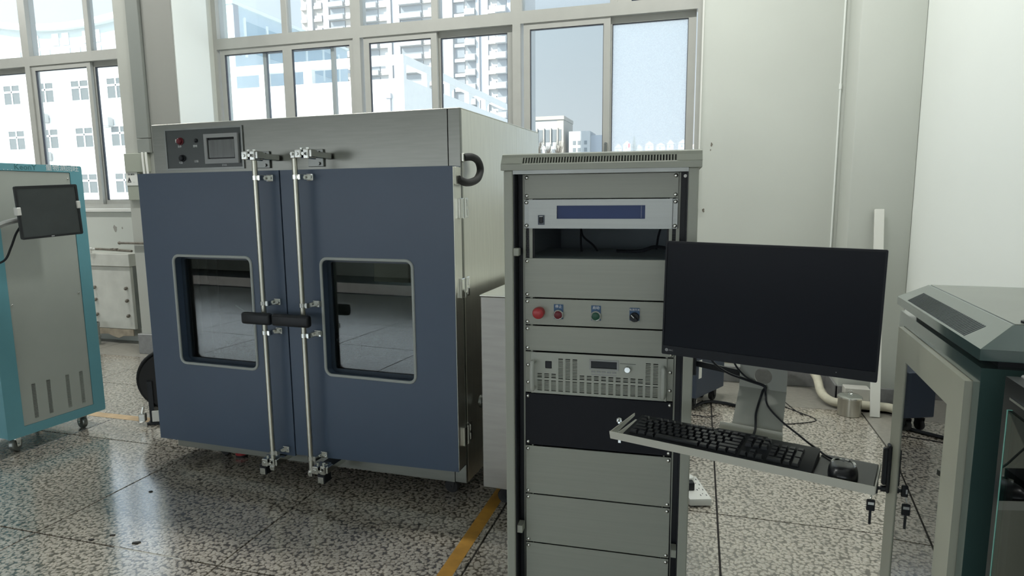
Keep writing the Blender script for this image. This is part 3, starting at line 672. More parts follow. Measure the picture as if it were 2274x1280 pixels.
def bracket():
    t = thing('workstation_mount', 'grey sheet steel arm with a keyboard tray swung out from the rack', 'mount', TO, TA)
    Ti = TF.inverted()
    L = lambda p: Ti @ p
    # tray, local z in metres above floor
    z = .858
    tr = box(-.312, .309, .0, .17, z-.002, z, b=.0006)
    tr.prism([(-.001, z-.002), (-.009, z+.021), (-.007, z+.021), (.001, z)], -.312, .309, 'x')
    tr.prism([(0, z), (.03, z), (.165, z+.012), (.165, z+.02), (0, z+.018)], -.3135, -.3115, 'x')
    tr.prism([(0, z), (.165, z), (.165, z+.012), (0, z+.021)], .3085, .3105, 'x')
    tr.box(-.078, .084, .17, .2, z-.002, z, b=.0005); tr.box(-.078, .084, .198, .2, z, z+.03)
    tr.build('keyboard_tray', mat('tray_grey', (.64, .64, .57), .4), t)
    # bent plate: sloping foot then upright with a cable hole
    a0, a1 = TW(-.047, .188, z), TW(.083, .188, z); b0, b1 = MW(-.072, .09, .96), MW(.052, .09, .96)
    nrm = (a1-a0).cross(b0-a0).normalized()*.003
    pl = MB().add([L(p) for p in (a0, a1, b1, b0, a0+nrm, a1+nrm, b1+nrm, b0+nrm)], [(0, 1, 2, 3), (7, 6, 5, 4), (0, 4, 5, 1), (1, 5, 6, 2), (2, 6, 7, 3), (3, 7, 4, 0)])
    circ = [(-.010+.0235*math.cos(2*math.pi*k/28), .999+.0235*math.sin(2*math.pi*k/28)) for k in range(28)]
    pl.plate(rect(-.073, .052, .957, 1.27), [circ], .088, .092, M=Ti @ MF)
    pl.tube([MW(-.073, .09, .958), MW(.052, .09, .958)], .0035, 8, M=Ti)
    pl.build('bent_plate', mat('plate_grey', (.30, .31, .275), .42, noise=.03), t)
    ar = MB()
    p0, p1 = MW(-.045, .105, .993), frame(RO, RA) @ Vector((.6, .06, .975))
    ar.tube([p0, p0.lerp(p1, .5), p1], .012, 4, M=Ti)
    ar.box(-.075, -.037, .092, .112, .97, 1.016, b=.003, M=Ti @ MF)
    box(-.05, .05, .076, .088, 1.16, 1.26, M=Ti @ MF).build('monitor_plate', BLACK, t)
    ar.build('swing_arm', BLACK, t)
    box(.598, .612, .03, .10, .94, 1.01, b=.003, M=Ti @ frame(RO, RA)).build('rack_clamp', BLACK, t)
bracket()
def keyboard():
    tilt = R(3.5)
    t = thing('keyboard', 'full size black keyboard on the grey tray', 'keyboard', TW(-.282, .006, .8595), TA)
    Wk, Dk = .462, .142
    m = MB().prism([(0, .002), (.004, 0), (Dk, 0), (Dk, .024), (.012, .013), (.0, .008)], 0, Wk, 'x'); m.build('case', BLACK, t)
    # key rows
    U = .0187
    kmesh = {}
    def key(w, d):
        k = (round(w, 4), round(d, 4))
        if k not in kmesh:
            b = MB(); x0, x1, y0, y1 = .0012, w*U-.0012, .0012, d*U-.0012; h = .0085; i = .0024
            vs = [(x0, y0, 0), (x1, y0, 0), (x1, y1, 0), (x0, y1, 0), (x0+i, y0+i*.6, h), (x1-i, y0+i*.6, h), (x1-i, y1-i*1.3, h), (x0+i, y1-i*1.3, h)]
            b.add(vs, [(3, 2, 1, 0), (4, 5, 6, 7), (0, 1, 5, 4), (1, 2, 6, 5), (2, 3, 7, 6), (3, 0, 4, 7)])
            kmesh[k] = b.mesh('key', mat('key_black', (.02, .022, .026), .3))
        return kmesh[k]
    rows = [(0, [1.25, 1.25, 1.25, 6.25, 1.25, 1.25, 1.25, 1.25]), (1, [2.25]+[1]*10+[2.75]), (2, [1.75]+[1]*11+[2.25]), (3, [1.5]+[1]*12+[1.5]), (4, [1]*13+[2])]
    X0, Y0 = .012, .016
    def place(x, y, w, d): 
        o = put('key', key(w, d), t, (X0+x*U, Y0+y*U, .0135+(y*U)*.0846)); o.rotation_euler = (math.atan(.0846), 0, 0)
    for r, ws in rows:
        x = 0
        for w in ws: place(x, r, w, 1); x += w
    x = 0
    for k, w in enumerate([1, -1, 1, 1, 1, 1, -.5, 1, 1, 1, 1, -.5, 1, 1, 1, 1]):
        if w > 0: place(x, 5.2, w, .85)
        x += abs(w)
    for r in (3, 4, 5.2):
        for k in range(3): place(15.3+k, r, 1, 1 if r < 5 else .85)
    place(16.3, 1, 1, 1)
    for k in range(3): place(15.3+k, 0, 1, 1)
    for r in range(1, 4):
        for k in range(3): place(18.6+k, r, 1, 1)
    for k in range(4): place(18.6+k, 4, 1, 1)
    place(18.6, 0, 2, 1); place(20.6, 0, 1, 1); place(21.6, 0, 1, 2); place(21.6, 2, 1, 2)
    MB().tube([(.30, Dk-.002, .012), (.30, Dk+.012, .014)], .004, 8).build('cable_boot', BLACK, t)
    MB().box(.21, .34, Dk-.004, Dk+.006, .014, .026, b=.002).build('rear_lip', BLACK, t)
keyboard()
def mouse():
    p = box(.181, .305, .004, .172, .8585, .8625, b=.0015)
    o = p.build('mouse_pad', mat('pad_black', (.022, .025, .03), .3)); o.location = TO; o.rotation_euler = (0, 0, TA)
    tag(o, 'dark mouse pad on the right end of the tray', 'mouse pad')
    t = thing('mouse', 'black mouse with a silver rim on the dark pad', 'mouse', TW(.24, .062, .8628), TA+R(6))
    m = MB(); n = 28; rings = [(1.0, 0), (1.02, .005), (.99, .012), (.92, .019), (.72, .0255), (.4, .0285), (.001, .0295)]
    vs = []; fs = []
    for s, h in rings:
        for k in range(n):
            a = 2*math.pi*k/n; ca, sa = math.cos(a), math.sin(a)
            vs.append((.031*s*math.copysign(abs(ca)**.8, ca), .056*s*math.copysign(abs(sa)**.8, sa)-.004*(h/.0295), h*(1-.25*sa*s)))
    for i in range(len(rings)-1): fs += [(i*n+k, i*n+(k+1) % n, (i+1)*n+(k+1) % n, (i+1)*n+k) for k in range(n)]
    fs.append(tuple(range(n-1, -1, -1))); m.add(vs, fs); m.build('shell', mat('mouse_black', (.012, .013, .016), .3), t, 60)
    rim = [(.031*.76*math.copysign(abs(math.cos(a))**.8, math.cos(a)), .056*.76*math.copysign(abs(math.sin(a))**.8, math.sin(a))-.003, .0258*(1-.25*math.sin(a)*.76)) for a in [math.pi*(.02+.9*k/20) for k in range(21)]]
    MB().tube(rim, .003, 6).build('rim', CHROME, t)
    MB().cyl((-.003, .03, .0215), (.003, .03, .0215), .006, n=14).build('scroll_wheel', GREYP, t)
mouse()
def cables():
    m = MB().tube([MW(-.16, .07, 1.09), MW(-.153, .075, 1.035), MW(-.11, .08, 1.0), MW(-.05, .082, .983), MW(-.006, .084, .972), MW(-.008, .078, .958), TW(.006, .272, .935), TW(.006, .243, .912), TW(.012, .215, .896), TW(.018, .185, .886), TW(.018, .158, .875)], .0032, 8, smooth=6)
    tag(m.build('keyboard_cable', BLACK), 'thin black cable hanging down the steel plate to the keyboard', 'cable')
    m = MB().tube([MW(-.10, .07, 1.09), MW(-.085, .072, 1.03), MW(-.05, .076, .992), MW(-.004, .08, .976), MW(.0, .076, .958), TW(.03, .268, .932), TW(.07, .236, .908), TW(.12, .205, .888), TW(.15, .187, .876), TW(.172, .177, .868), TW(.195, .15, .866), TW(.222, .126, .869), TW(.236, .117, .872)], .0026, 8, smooth=6)
    tag(m.build('mouse_cable', BLACK), 'thin black cable sagging from the steel plate to the mouse', 'cable')
cables()

# ------------------------------------------------------------------ teal cabinet on the left with its tablet
def teal_unit():
    BO, BA = (-3.87, 2.631, 0), R(86.06)
    t = thing('machine_cabinet', 'teal and pale grey machine cabinet on castors at the left edge', 'cabinet', BO, BA)
    w, d, z0, z1 = .614, .62, .1, 1.722
    b = MB().plate(rrect(0, w, z0, z1, .012), [rrect(.096, .536, .156, 1.68, .006)], 0, .02)
    b.box(0, .02, .02, d, z0+.01, z1-.01); b.box(w-.02, w, .02, d, z0+.01, z1-.01); b.box(.02, w-.02, .02, d, z1-.03, z1-.004, b=.004); b.box(.02, w-.02, .02, d, z0, z0+.02); b.box(.02, w-.02, d-.02, d, z0+.02, z1-.03)
    b.build('body', TEAL, t)
    hs = [rrect(x-.012, x+.012, .186, .402, .003, 2) for x in (.176, .265, .384, .474)]
    p = MB().plate(rrect(.098, .534, .158, 1.678, .005), hs, .004, .012).build('front_panel', LGREY, t)
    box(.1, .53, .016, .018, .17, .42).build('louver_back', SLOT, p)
    for x in (.176, .265, .384, .474):
        m = MB()
        for k in range(24): m.box(x-.012, x+.012, .006, .010, .189+k*.009, .1935+k*.009)
        m.build('louver', mat('louver_grey', (.34, .36, .33), .5) if x < .3 else LGREY, p)['kind'] = 'stuff'
    for x, z in ((.11, .895), (.516, .915), (.52, 1.64), (.11, 1.64)): screw(p, x, z, .004)
    MB().text('量物测回旺', .042, .491, -.0006, 1.703, align='CENTER', sx=1.0).build('lettering', WHITEI, t)
    MB().text('KeonY', .046, .27, -.0006, 1.702).build('lettering', mat('deep_teal_print', (.06, .20, .22), .5), t)
    MB().text('· · · ·', .04, .16, -.0006, 1.683).build('lettering', WHITEI, t)
    MB().tube([(w, .05, .22), (w+.012, .05, .225), (w+.016, .05, .235), (w+.012, .05, .245), (w, .05, .25)], .003, 6, smooth=3).build('eyelet', CHROME, t)
    box(w, w+.006, .03, .06, 1.0, 1.05, b=.001).build('hinge', TEAL, t); box(w, w+.006, .03, .06, 1.55, 1.6, b=.001).build('hinge', TEAL, t)
    for x, y, rz in ((.08, .075, .4), (.50, .075, 1.4), (.08, .54, .3), (.5, .54, .8)): caster(t, x, y, z0, .042, .03, fork=CHROME, wheel=DSTEEL, rz=rz)
    # tablet on its arm
    c = Vector((-3.61, 2.83, 1.444))
    s = thing('tablet_screen', 'dark square touch screen held in silver clips before the teal cabinet', 'screen', c)
    s.rotation_mode = 'YXZ'; s.rotation_euler = (.029, -.052, 1.406)
    hw, hh = .1675, .1485
    MB().plate(rrect(-hw, hw, -hh, hh, .01), [rect(-hw+.012, hw-.012, -hh+.012, hh-.012)], -.008, .006).build('bezel', mat('tablet_edge', (.03, .033, .035), .4), s)
    box(-hw+.011, hw-.011, -.004, .004, -hh+.011, hh-.011).build('glass', mat('tablet_glass', (.075, .085, .085), .2, noise=.1, nscale=6), s)
    box(-hw+.004, hw-.004, .006, .02, -hh+.004, hh-.004, b=.006).build('rear_shell', BLACK, s)
    for sx, z in ((-1, .01), (1, .028)):
        m = box(sx*hw-.016*(sx > 0)-.004*(sx < 0), sx*hw+.004*(sx > 0)+.016*(sx < 0), -.013, .024, z-.022, z+.022, b=.002); m.build('clip', WHITEP, s)
    box(-.012, .004, -.0085, -.004, -hh+.004, -hh+.008).build('mark', WHITEI, s)
    Si = (Matrix.Translation(c) @ Matrix.Rotation(1.406, 4, 'Z')).inverted()
    B = frame(BO, BA)
    arm = MB(); pts = [Vector((0, .022, 0)), Vector((-.02, .05, -.01)), Vector((-.14, .06, -.04)), Vector((-.22, .07, -.06)), Vector((-.30, .09, -.11))]
    arm.tube(pts, .016, 10, smooth=4); arm.box(-.06, .06, .02, .032, -.05, .05, b=.003)
    arm.tube([pts[-1], Si @ (B @ Vector((-.16, .06, 1.33)))], .018, 10); arm.cyl(pts[-1]+Vector((0, 0, -.05)), pts[-1]+Vector((0, 0, .04)), .024, n=16)
    e = Si @ (B @ Vector((-.16, .08, 1.33)))
    arm.cyl(e+Vector((0, 0, -.06)), e+Vector((0, 0, .05)), .022, n=16); arm.tube([e, Si @ (B @ Vector((-.004, .2, 1.33)))], .015, 8)
    arm.build('support_arm', mat('arm_silver', (.5, .51, .5), .35, .5), s)
    MB().tube([(-.10, .06, -.045), (-.16, .05, -.11), (-.20, .05, -.19), (-.24, .06, -.26), (-.32, .1, -.29)], [.006]*33, 8, smooth=8).build('cable', BLACK, s)
teal_unit()

# ------------------------------------------------------------------ dark cabinets on the right
def network_cabinet():
    t = thing('network_cabinet', 'dark green grey cabinet with beige glazed door and slotted sloping cap', 'cabinet', (.5137, 1.8604, 0), R(-93.28))
    w, d, h = .6, .6, 1.2
    b = MB().plate(rect(0, w, .05, h), [rect(.05, .566, .09, 1.168)], 0, .02)
    b.box(0, .02, .02, d, .05, h); b.box(w-.02, w, .02, d, .05, h); b.box(.02, w-.02, .02, d, h-.02, h); b.box(.02, w-.02, .02, d, .05, .07); b.box(.02, w-.02, d-.02, d, .07, h-.02)
    b.box(.03, w-.03, .02, d-.02, .0, .05)
    b.build('body', NETC, t)
    box(.03, w-.02, .03, d-.03, h, h+.02).build('cap_neck', BLACK, t)
    # cap: four sloping faces and a flat top
    x0, x1, y0, y1 = -.005, .612, -.008, d+.008; za, zb, zc = 1.216, 1.236, 1.272; i = .06; jx = .05
    q = [(x0, y0), (x1, y0), (x1, y1), (x0, y1)]; r = [(x0+jx*.6, y0+i), (x1-jx, y0+i), (x1-jx, y1-i), (x0+jx*.6, y1-i)]
    vs = [(x, y, za) for x, y in q]+[(x, y, zb) for x, y in q]+[(x, y, zc) for x, y in r]
    fs = [(3, 2, 1, 0), (8, 9, 10, 11)]+[(k, (k+1) % 4, 4+(k+1) % 4, 4+k) for k in range(4)]+[(4+k, 4+(k+1) % 4, 8+(k+1) % 4, 8+k) for k in range(4)]
    cap = MB().add(vs, fs).build('cap', NETC, t, 20)
    box(x0+jx*.6+.004, x1-jx-.004, y0+i+.004, y1-i-.004, zc-.001, zc+.0012).build('cap_top', mat('cap_top_reflection', (.24, .26, .225), .3, noise=.05), cap)  # same cabinet paint, lightened for the ceiling it reflects
    sl = Vector((0, i, zc-zb)); n = Vector((0, -(zc-zb), i)).normalized()
    m = MB()
    for k in range(44):
        x = .085+k*.0098
        a = Vector((x, y0, zb))+sl*.07; bb = Vector((x, y0, zb))+sl*.62
        wv = Vector((.0026, 0, 0)); u = n*.0006
        m.add([a-wv+u, a+wv+u, bb+wv+u, bb-wv+u, a-wv-u, a+wv-u, bb+wv-u, bb-wv-u], [(0, 1, 2, 3), (7, 6, 5, 4), (0, 4, 5, 1), (1, 5, 6, 2), (2, 6, 7, 3), (3, 7, 4, 0)])
    m.build('vent_slot', mat('vent_dark', (.04, .05, .055), .6), cap)['kind'] = 'stuff'
    m = MB().lathe([(.012, 0), (.012, .004), (.006, .004), (.006, .001), (.001, .001)], (x1-jx-.02, y0+i+.03, zc+.001), n=18); m.build('lifting_eye', BLACK, cap)
    # door
    dr = MB().plate(rect(.052, .563, .092, 1.166), [rect(.143, .476, .16, 1.095)], -.012, .004).build('door', NETD, t)
    MB().plate(rect(.137, .482, .154, 1.101), [rect(.147, .472, .164, 1.091)], .004, .012).build('door_trim', NETC, dr)
    box(.1432, .4758, -.0095, -.0065, .1602, 1.0948).build('pane', NGLASS, dr)
    hd = box(.062, .088, -.02, -.012, .73, .86, b=.003); hd.box(.068, .082, -.03, -.018, .75, .85, b=.003); hd.cyl((.075, -.02, .738), (.075, -.03, .738), .008, n=12)
    hd.build('handle', BLACK, dr)
    # inside
    box(.03, w-.03, .10, .102, .08, 1.17).build('inner_plate', mat('inner_grey_reflect', (.26, .28, .265), .6), t)  # grey inside, lightened to stand in for the floor mirrored in the pane
    k = thing('cabinet_keys', 'two black headed keys hanging from the glazed cabinet lock', 'keys', (.5137, 1.8604, 0), R(-93.28))
    a = box(.073, .077, -.036, -.03, .734, .742); a.box(.072, .078, -.052, -.036, .722, .754, b=.002)
    a.build('key', BLACK, k); box(.0713, .0787, -.050, -.046, .732, .744).build('key_tag', WHITEI, k)
    a = MB().tube([(.075, -.048, .722), (.079, -.05, .71), (.075, -.052, .702), (.071, -.05, .712), (.075, -.048, .722)], .0012, 6); a.build('key_ring', CHROME, k)
    a = box(.072, .078, -.060, -.040, .672, .704, b=.002); a.box(.0735, .0765, -.053, -.047, .635, .674); a.build('key', BLACK, k)
    box(.0713, .0787, -.057, -.043, .690, .697).build('key_tag', WHITEI, k)
network_cabinet()
def black_cabinet():
    t = thing('server_cabinet', 'black cabinet with green-edged glass door at the right frame edge', 'cabinet', (.489, 1.195, 0), R(-92.5))
    w, d, h = .6, .7, 1.205
    b = MB().plate(rect(0, w, .03, h), [rect(.07, .55, .1, 1.1)], 0, .02)
    b.box(0, .02, .02, d, .03, h); b.box(w-.02, w, .02, d, .03, h); b.box(.02, w-.02, .02, d, .03, .05); b.box(.02, w-.02, d-.02, d, .05, h-.02); b.box(.06, w-.06, .06, d-.06, 0, .03)
    b.build('body', mat('black_cabinet_paint', (.014, .016, .017), .3), t)
    box(.0, w, .02, d, h-.02, h+.004, b=.002).build('top', mat('grey_top', (.34, .34, .33), .35), t)
    m = MB()
    for k in range(9): m.box(.022, .026, -.001, .002, .2+k*.1, .265+k*.1)
    m.build('side_slot', mat('slot_black', (.003, .003, .003), .8), t)
    g = box(.06, .585, -.014, -.008, .08, 1.165).build('glass_door', NGLASS, t)
    box(.0565, .06, -.0145, -.0075, .08, 1.165).build('glass_edge', TEALE, g)
    box(.03, w-.03, -.003, .0, 1.174, 1.178).build('trim_strip', CHROME, t)
    box(.08, .54, .2, .202, .1, 1.1).build('inner_plate', MATS['inner_grey_reflect'], t)
black_cabinet()

# ------------------------------------------------------------------ small things on the floor and walls
def tape(name, label, x0, x1, y0, y1, m):
    tag(box(x0, x1, y0, y1, .0004, .0012).build(name, m), label, 'floor marking')
tape('floor_tape', 'orange yellow floor line running between chamber and rack', -.965, -.903, -1.6, 3.325, YELLOW)
tape('floor_tape', 'worn pale yellow floor line behind the teal cabinet', -6.2, -.903, 3.33, 3.405, WORN)
for (x, y, sx, sy, a, lb) in ((-2.344, 2.067, .024, .010, .5, 'largest dark flake lying by the white joint line'), (-2.50, 2.091, .013, .006, .3, 'small dark flake just left of the largest flake'), (-2.56, 2.035, .015, .007, .2, 'dark flake furthest left of the group'),
                              (-2.69, 2.488, .010, .005, .4, 'tiny dark flake in the bright floor reflection'), (-2.552, 2.675, .014, .007, .9, 'dark flake near the chamber front castor'), (-1.197, 2.543, .010, .008, 1.4, 'dark flake on the floor before the chamber right corner'),
                              (-1.143, 2.775, .008, .004, .1, 'tiny flake beneath the chamber right castor')):
    m = MB(); n = 7
    pts = [((sx*random.uniform(.7, 1.15))*math.cos(2*math.pi*k/n), (sy*random.uniform(.7, 1.2))*math.sin(2*math.pi*k/n)) for k in range(n)]
    m.prism(pts, .0, .004, 'z'); o = m.build('flake', DEBRIS); o.location = (x, y, .0003); o.rotation_euler = (0, 0, a); tag(o, lb, 'debris')

def power_strip():
    t = thing('power_strip', 'white multi socket power strip on the floor behind the rack', 'power strip', (.02, 3.19, 0), R(17))
    box(-.06, .05, -.13, .13, .004, .042, b=.008, seg=2).build('case', WHITEP, t)
    m = MB()
    for k in range(4):
        y = -.09+k*.058
        for dx in (-.014, .014): m.box(.02+dx-.002, .02+dx+.002, y-.007, y+.007, .0415, .0425)
        m.box(.02-.002, .02+.002, y+.012, y+.02, .0415, .0425)
    m.build('socket_slot', BLACK, t); box(-.055, -.0, -.12, -.08, .0, .006).build('foot', BLACK, t)
    p = thing('plug', 'black plug in the white power strip', 'plug', (.0, 3.165, 0), R(17))
    box(-.025, .018, -.022, .022, .042, .082, b=.005, seg=2).build('body', BLACK, p); MB().tube([(-.02, 0, .07), (-.06, .01, .07), (-.12, .03, .03), (-.2, .05, .006)], .005, 8, smooth=5).build('cord', BLACK, p)
    c = thing('adapter', 'white round adapter in the power strip behind the black plug', 'plug', (.005, 3.255, 0), R(17))
    MB().lathe([(.03, .042), (.03, .062), (.025, .07), (.001, .07)], (-.015, 0, 0), n=20).build('body', WHITEP, c)
power_strip()
def can():
    t = thing('steel_canister', 'small stainless canister with a knobbed lid by the corner', 'canister', (1.035, 4.71, 0))
    MB().lathe([(.070, 0), (.074, .004), (.074, .125), (.001, .125)], n=36).build('body', mat('canister_steel', (.55, .53, .47), .3, 1), t)
    l = MB().lathe([(.078, .122), (.078, .132), (.065, .140), (.02, .145), (.001, .145)], n=36).build('lid', CHROME, t)
    MB().tube([(.014*math.cos(a), 0, .158+.014*math.sin(a)) for a in [2*math.pi*k/16 for k in range(16)]], .003, 6, closed=True).build('knob_ring', CHROME, l)
can()
m = MB().box(-.03, .03, -.008, .008, 0, 1.42, b=.002); o = m.build('trunking_strip', mat('white_trunking', (.80, .80, .75), .45)); o.location = (1.19, 4.69, .003); o.rotation_euler = (-R(10.5), 0, R(0)); tag(o, 'long white trunking strip leaning against the corner pilaster', 'strip')
m = box(0, .16, 0, .10, 0, .15, b=.003); o = m.build('carton', mat('pale_carton', (.55, .54, .5), .6)); o.location = (1.03, 4.84, 0); tag(o, 'pale little box behind the steel canister', 'box')
m = MB().tube([(.2, 5.27, .20), (.62, 5.27, .20), (.82, 5.24, .195), (.885, 5.12, .15), (.90, 4.97, .07), (.945, 4.86, .045), (1.02, 4.82, .045), (1.2, 4.80, .045), (1.30, 4.77, .05), (1.35, 4.66, .05), (1.36, 4.4, .05)], .03, 12, smooth=6)
tag(m.build('heating_pipe', BEIGEW), 'wrapped beige heating pipe bending along the foot of the wall', 'pipe')
m = MB().tube([(.972, 5.342, 1.0), (.972, 5.342, 2.28), (.972, 5.342, 4.55)], .007, 8); m.cyl((.972, 5.342, 2.27), (.972, 5.342, 2.31), .011, n=10)
tag(m.build('wall_conduit', WALL_LIT), 'thin white conduit in the corner beside the pilaster', 'conduit')
for (x, z, s, lb) in ((.078, 1.90, .018, 'upper dark plaster chip on the wall right of the window'), (.072, 1.855, .010, 'small dark chip below the upper plaster chip'), (.034, 1.385, .022, 'broken plaster hole on the wall behind the rack')):
    m = MB(); pts = [(s*random.uniform(.4, 1)*math.cos(2*math.pi*k/9)*.6, s*random.uniform(.6, 1.2)*math.sin(2*math.pi*k/9)) for k in range(9)]
    m.prism(pts, -.0015, .004, 'y'); o = m.build('wall_chip', RUSTY); o.location = (x, WY, z); tag(o, lb, 'wall damage')
def navy_box():
    t = thing('navy_cabinet', 'low navy machine on castors half hidden behind rack and monitor', 'cabinet', (.02, 4.47, 0), R(62))
    box(0, .42, 0, .2, .1, .40, b=.006).build('body', NAVY2, t)
    box(.03, .07, -.002, 0, .24, .37).build('label_sticker', WHITEP, t)
    for x, y in ((.06, .06), (.36, .06), (.06, .15), (.36, .15)): caster(t, x, y, .1, .036, .03, fork=BLACK)
navy_box()
for pts, r, lb in (([(-.3, 4.4, .012), (-.02, 4.55, .012), (.08, 4.70, .012), (.2, 4.72, .012), (.36, 4.64, .012)], .012, 'thick black cable lying on the floor behind the monitor plate'),
                   ([(-.2, 4.38, .003), (.0, 4.42, .003), (.1, 4.40, .003), (.16, 4.46, .003)], .003, 'thin black wire loop on the floor right of the rack'),
                   ([(.45, 4.35, .003), (.62, 4.40, .003), (.80, 4.52, .003), (.70, 4.68, .003), (.60, 4.80, .003)], .003, 'thin loose wire on the floor between monitor plate and canister'),
                   ([(.62, 5.0, .003), (.68, 4.75, .003), (.73, 4.6, .003)], .0025, 'short stray wire crossing the loose wire')):
    tag(MB().tube(pts, r, 8, smooth=6).build('floor_cable', BLACK), lb, 'cable')
def reel():
    t = thing('cable_reel', 'black cable coil on a low stand behind the chamber', 'cable reel', (-3.43, 3.44, 0), R(28))
    m = MB()
    for k in range(6): m.lathe([(.205+.012*math.cos(a), k*.022+.012*math.sin(a)) for a in [2*math.pi*q/8 for q in range(9)]], (0, .06, .30), (0, -1, 0), 36)
    m.cyl((0, -.08, .3), (0, .07, .3), .19, n=30); m.build('coil', RUBBER, t)
    m = box(-.16, .2, -.1, .1, .0, .016, b=.004); m.box(-.14, -.11, -.09, .09, .016, .3); m.build('stand', BLACK, t)
    box(-.12, .1, -.11, -.1, .025, .10, b=.002).build('tag_plate', WHITEP, t)
    m = box(-.2, -.16, -.12, -.08, .03, .085, b=.004); m.cyl((-.18, -.1, .085), (-.17, -.1, .13), .008, n=10); m.build('clamp', CHROME, t)
reel()
def left_wall_bits():
    t = thing('duct_casing', 'dark grey vertical duct casing on the column above the switch box', 'duct', (-4.99, 4.92, 0))
    box(-.07, .07, -.04, 0, 2.075, ZC-.002, b=.003).build('casing', DUCTP, t); box(-.07, .07, -.04, 0, 1.942, 2.07, b=.003).build('lower_casing', DUCTP, t)
    t = thing('grey_casing', 'wide mid grey casing board on the column above the chamber', 'panel', (-4.75, 4.92, 0))
    box(-.165, .168, -.012, -.001, 1.95, ZC-.002, b=.003).build('board', mat('casing_grey', (.30, .30, .275), .55), t)
    t = thing('switch_box', 'flat grey switch box on the column beside the chamber', 'box', (-5.09, 4.92, 0))
    box(-.135, .13, -.045, 0, 1.765, 1.94, b=.004).build('cover', mat('switch_grey', (.36, .38, .32), .5), t)
    box(-.14, .02, -.03, 0, 1.505, 1.762, b=.004).build('lower_box', MATS['switch_grey'], t)
    for x, lb in ((-4.982, 'white cable drop nearer the switch box'), (-4.942, 'white cable drop nearer the chamber')):
        tag(MB().tube([(x, 4.855, 1.945), (x+.003, 4.853, 1.85), (x+.006, 4.855, 1.73)], .010, 8, smooth=4).build('wall_cable', WHITEP), lb, 'cable')
    s = thing('warning_sign', 'small white warning label with black triangle on the column box', 'sign', (-5.17, 4.887, 0))
    box(-.062, .075, -.002, 0, 1.643, 1.765).build('plate', WHITEP, s)
    m = MB().plate([(-.045, 1.672), (.0, 1.672), (-.022, 1.722)], [[(-.036, 1.677), (-.009, 1.677), (-.022, 1.709)]], -.003, -.002); m.box(-.024, -.02, -.003, -.002, 1.68, 1.698)
    m.text('当心触电', .02, .003, -.0025, 1.745); m.text('A', .04, -.0225, -.0028, 1.693); m.text('—', .02, .03, -.0025, 1.675)
    m.build('print', BLACK, s)
    o = MB().tube([(-5.40, 4.90, 1.094), (-5.0, 4.90, 1.094)], .011, 8); o.ball((-5.40, 4.90, 1.094), .016, 6); tag(o.build('iron_rod', RUSTY), 'short dark iron rod sticking out past the column', 'rod')
    p = thing('water_pipe', 'thin iron water pipe with a white tap below the left window', 'pipe', (0, 5.22, 0))
    MB().tube([(-6.9, .0, 1.0), (-6.0, .0, 1.0), (-5.6, .0, .985)], .012, 8).build('pipe', RUSTY, p)
    m = MB().cyl((-6.08, -.015, 1.0), (-6.08, -.06, 1.0), .014, n=10); m.box(-6.13, -6.05, -.07, -.055, 1.005, 1.02, b=.003); m.box(-6.1, -6.07, -.075, -.045, .96, 1.02, b=.006); m.build('tap', WHITEP, p)
    m = MB()
    for x in (-5.86, -5.80): m.cyl((x, 0, .985), (x, 0, 1.01), .018, n=8)
    m.build('fitting', RUSTY, p)
    r = thing('radiator_cover', 'chipped white radiator cover panel under the left window', 'radiator', (0, 0, 0))
    box(-6.9, -5.64, 5.21, 5.25, .16, .82, b=.004).build('panel', RADP, r)
    box(-6.9, -5.62, 5.19, WY-.001, .825, .955, b=.004).build('top_ledge', RADP, r)
    box(-6.9, -5.64, 5.25, WY-.001, .16, .82).build('core', DSTEEL, r)
    for x in (-5.70, -6.12):
        for z in (.60, .47, .31):
            m = MB().cyl((x, 5.21, z), (x, 5.19, z), .013, n=10); m.ball((x+.006, 5.188, z-.006), .017, 6); m.build('valve', RUSTY, r)
    pts = [(-6.75, .155), (-6.75, .06), (-6.4, .05), (-6.2, .09), (-6.0, .10), (-5.93, .075), (-5.86, .06), (-5.80, .085), (-5.66, .09), (-5.66, .155)]
    MB().prism(pts, 5.205, 5.215, 'y').build('torn_skirt', mat('raw_board', (.40, .34, .26), .8, noise=.2, nscale=12), r)
    tag(MB().cyl((-6.05, 5.1, 0), (-6.05, 5.1, .24), .04, n=16).cyl((-6.05, 5.1, .08), (-6.05, 5.1, .1), .047, n=16).cyl((-6.05, 5.1, .2), (-6.05, 5.1, .24), .045, n=16).build('pipe_stub', mat('grey_green_pipe', (.26, .29, .27), .4)), 'grey green pipe stub rising from floor by the radiator cover', 'pipe')
    for (x, z, s, lb) in ((-5.93, 1.21, .035, 'dark scrape mark on wall under the left window sill'), (-5.84, 1.215, .012, 'tiny scrape mark right of the larger one')):
        m = MB(); pts = [(s*random.uniform(.5, 1)*math.cos(2*math.pi*k/9), s*1.2*random.uniform(.5, 1.1)*math.sin(2*math.pi*k/9)) for k in range(9)]
        m.prism(pts, -.001, .004, 'y'); o = m.build('wall_mark', mat('scrape_grey', (.33, .32, .29), .8)); o.location = (x, WY, z); tag(o, lb, 'wall damage')
left_wall_bits()

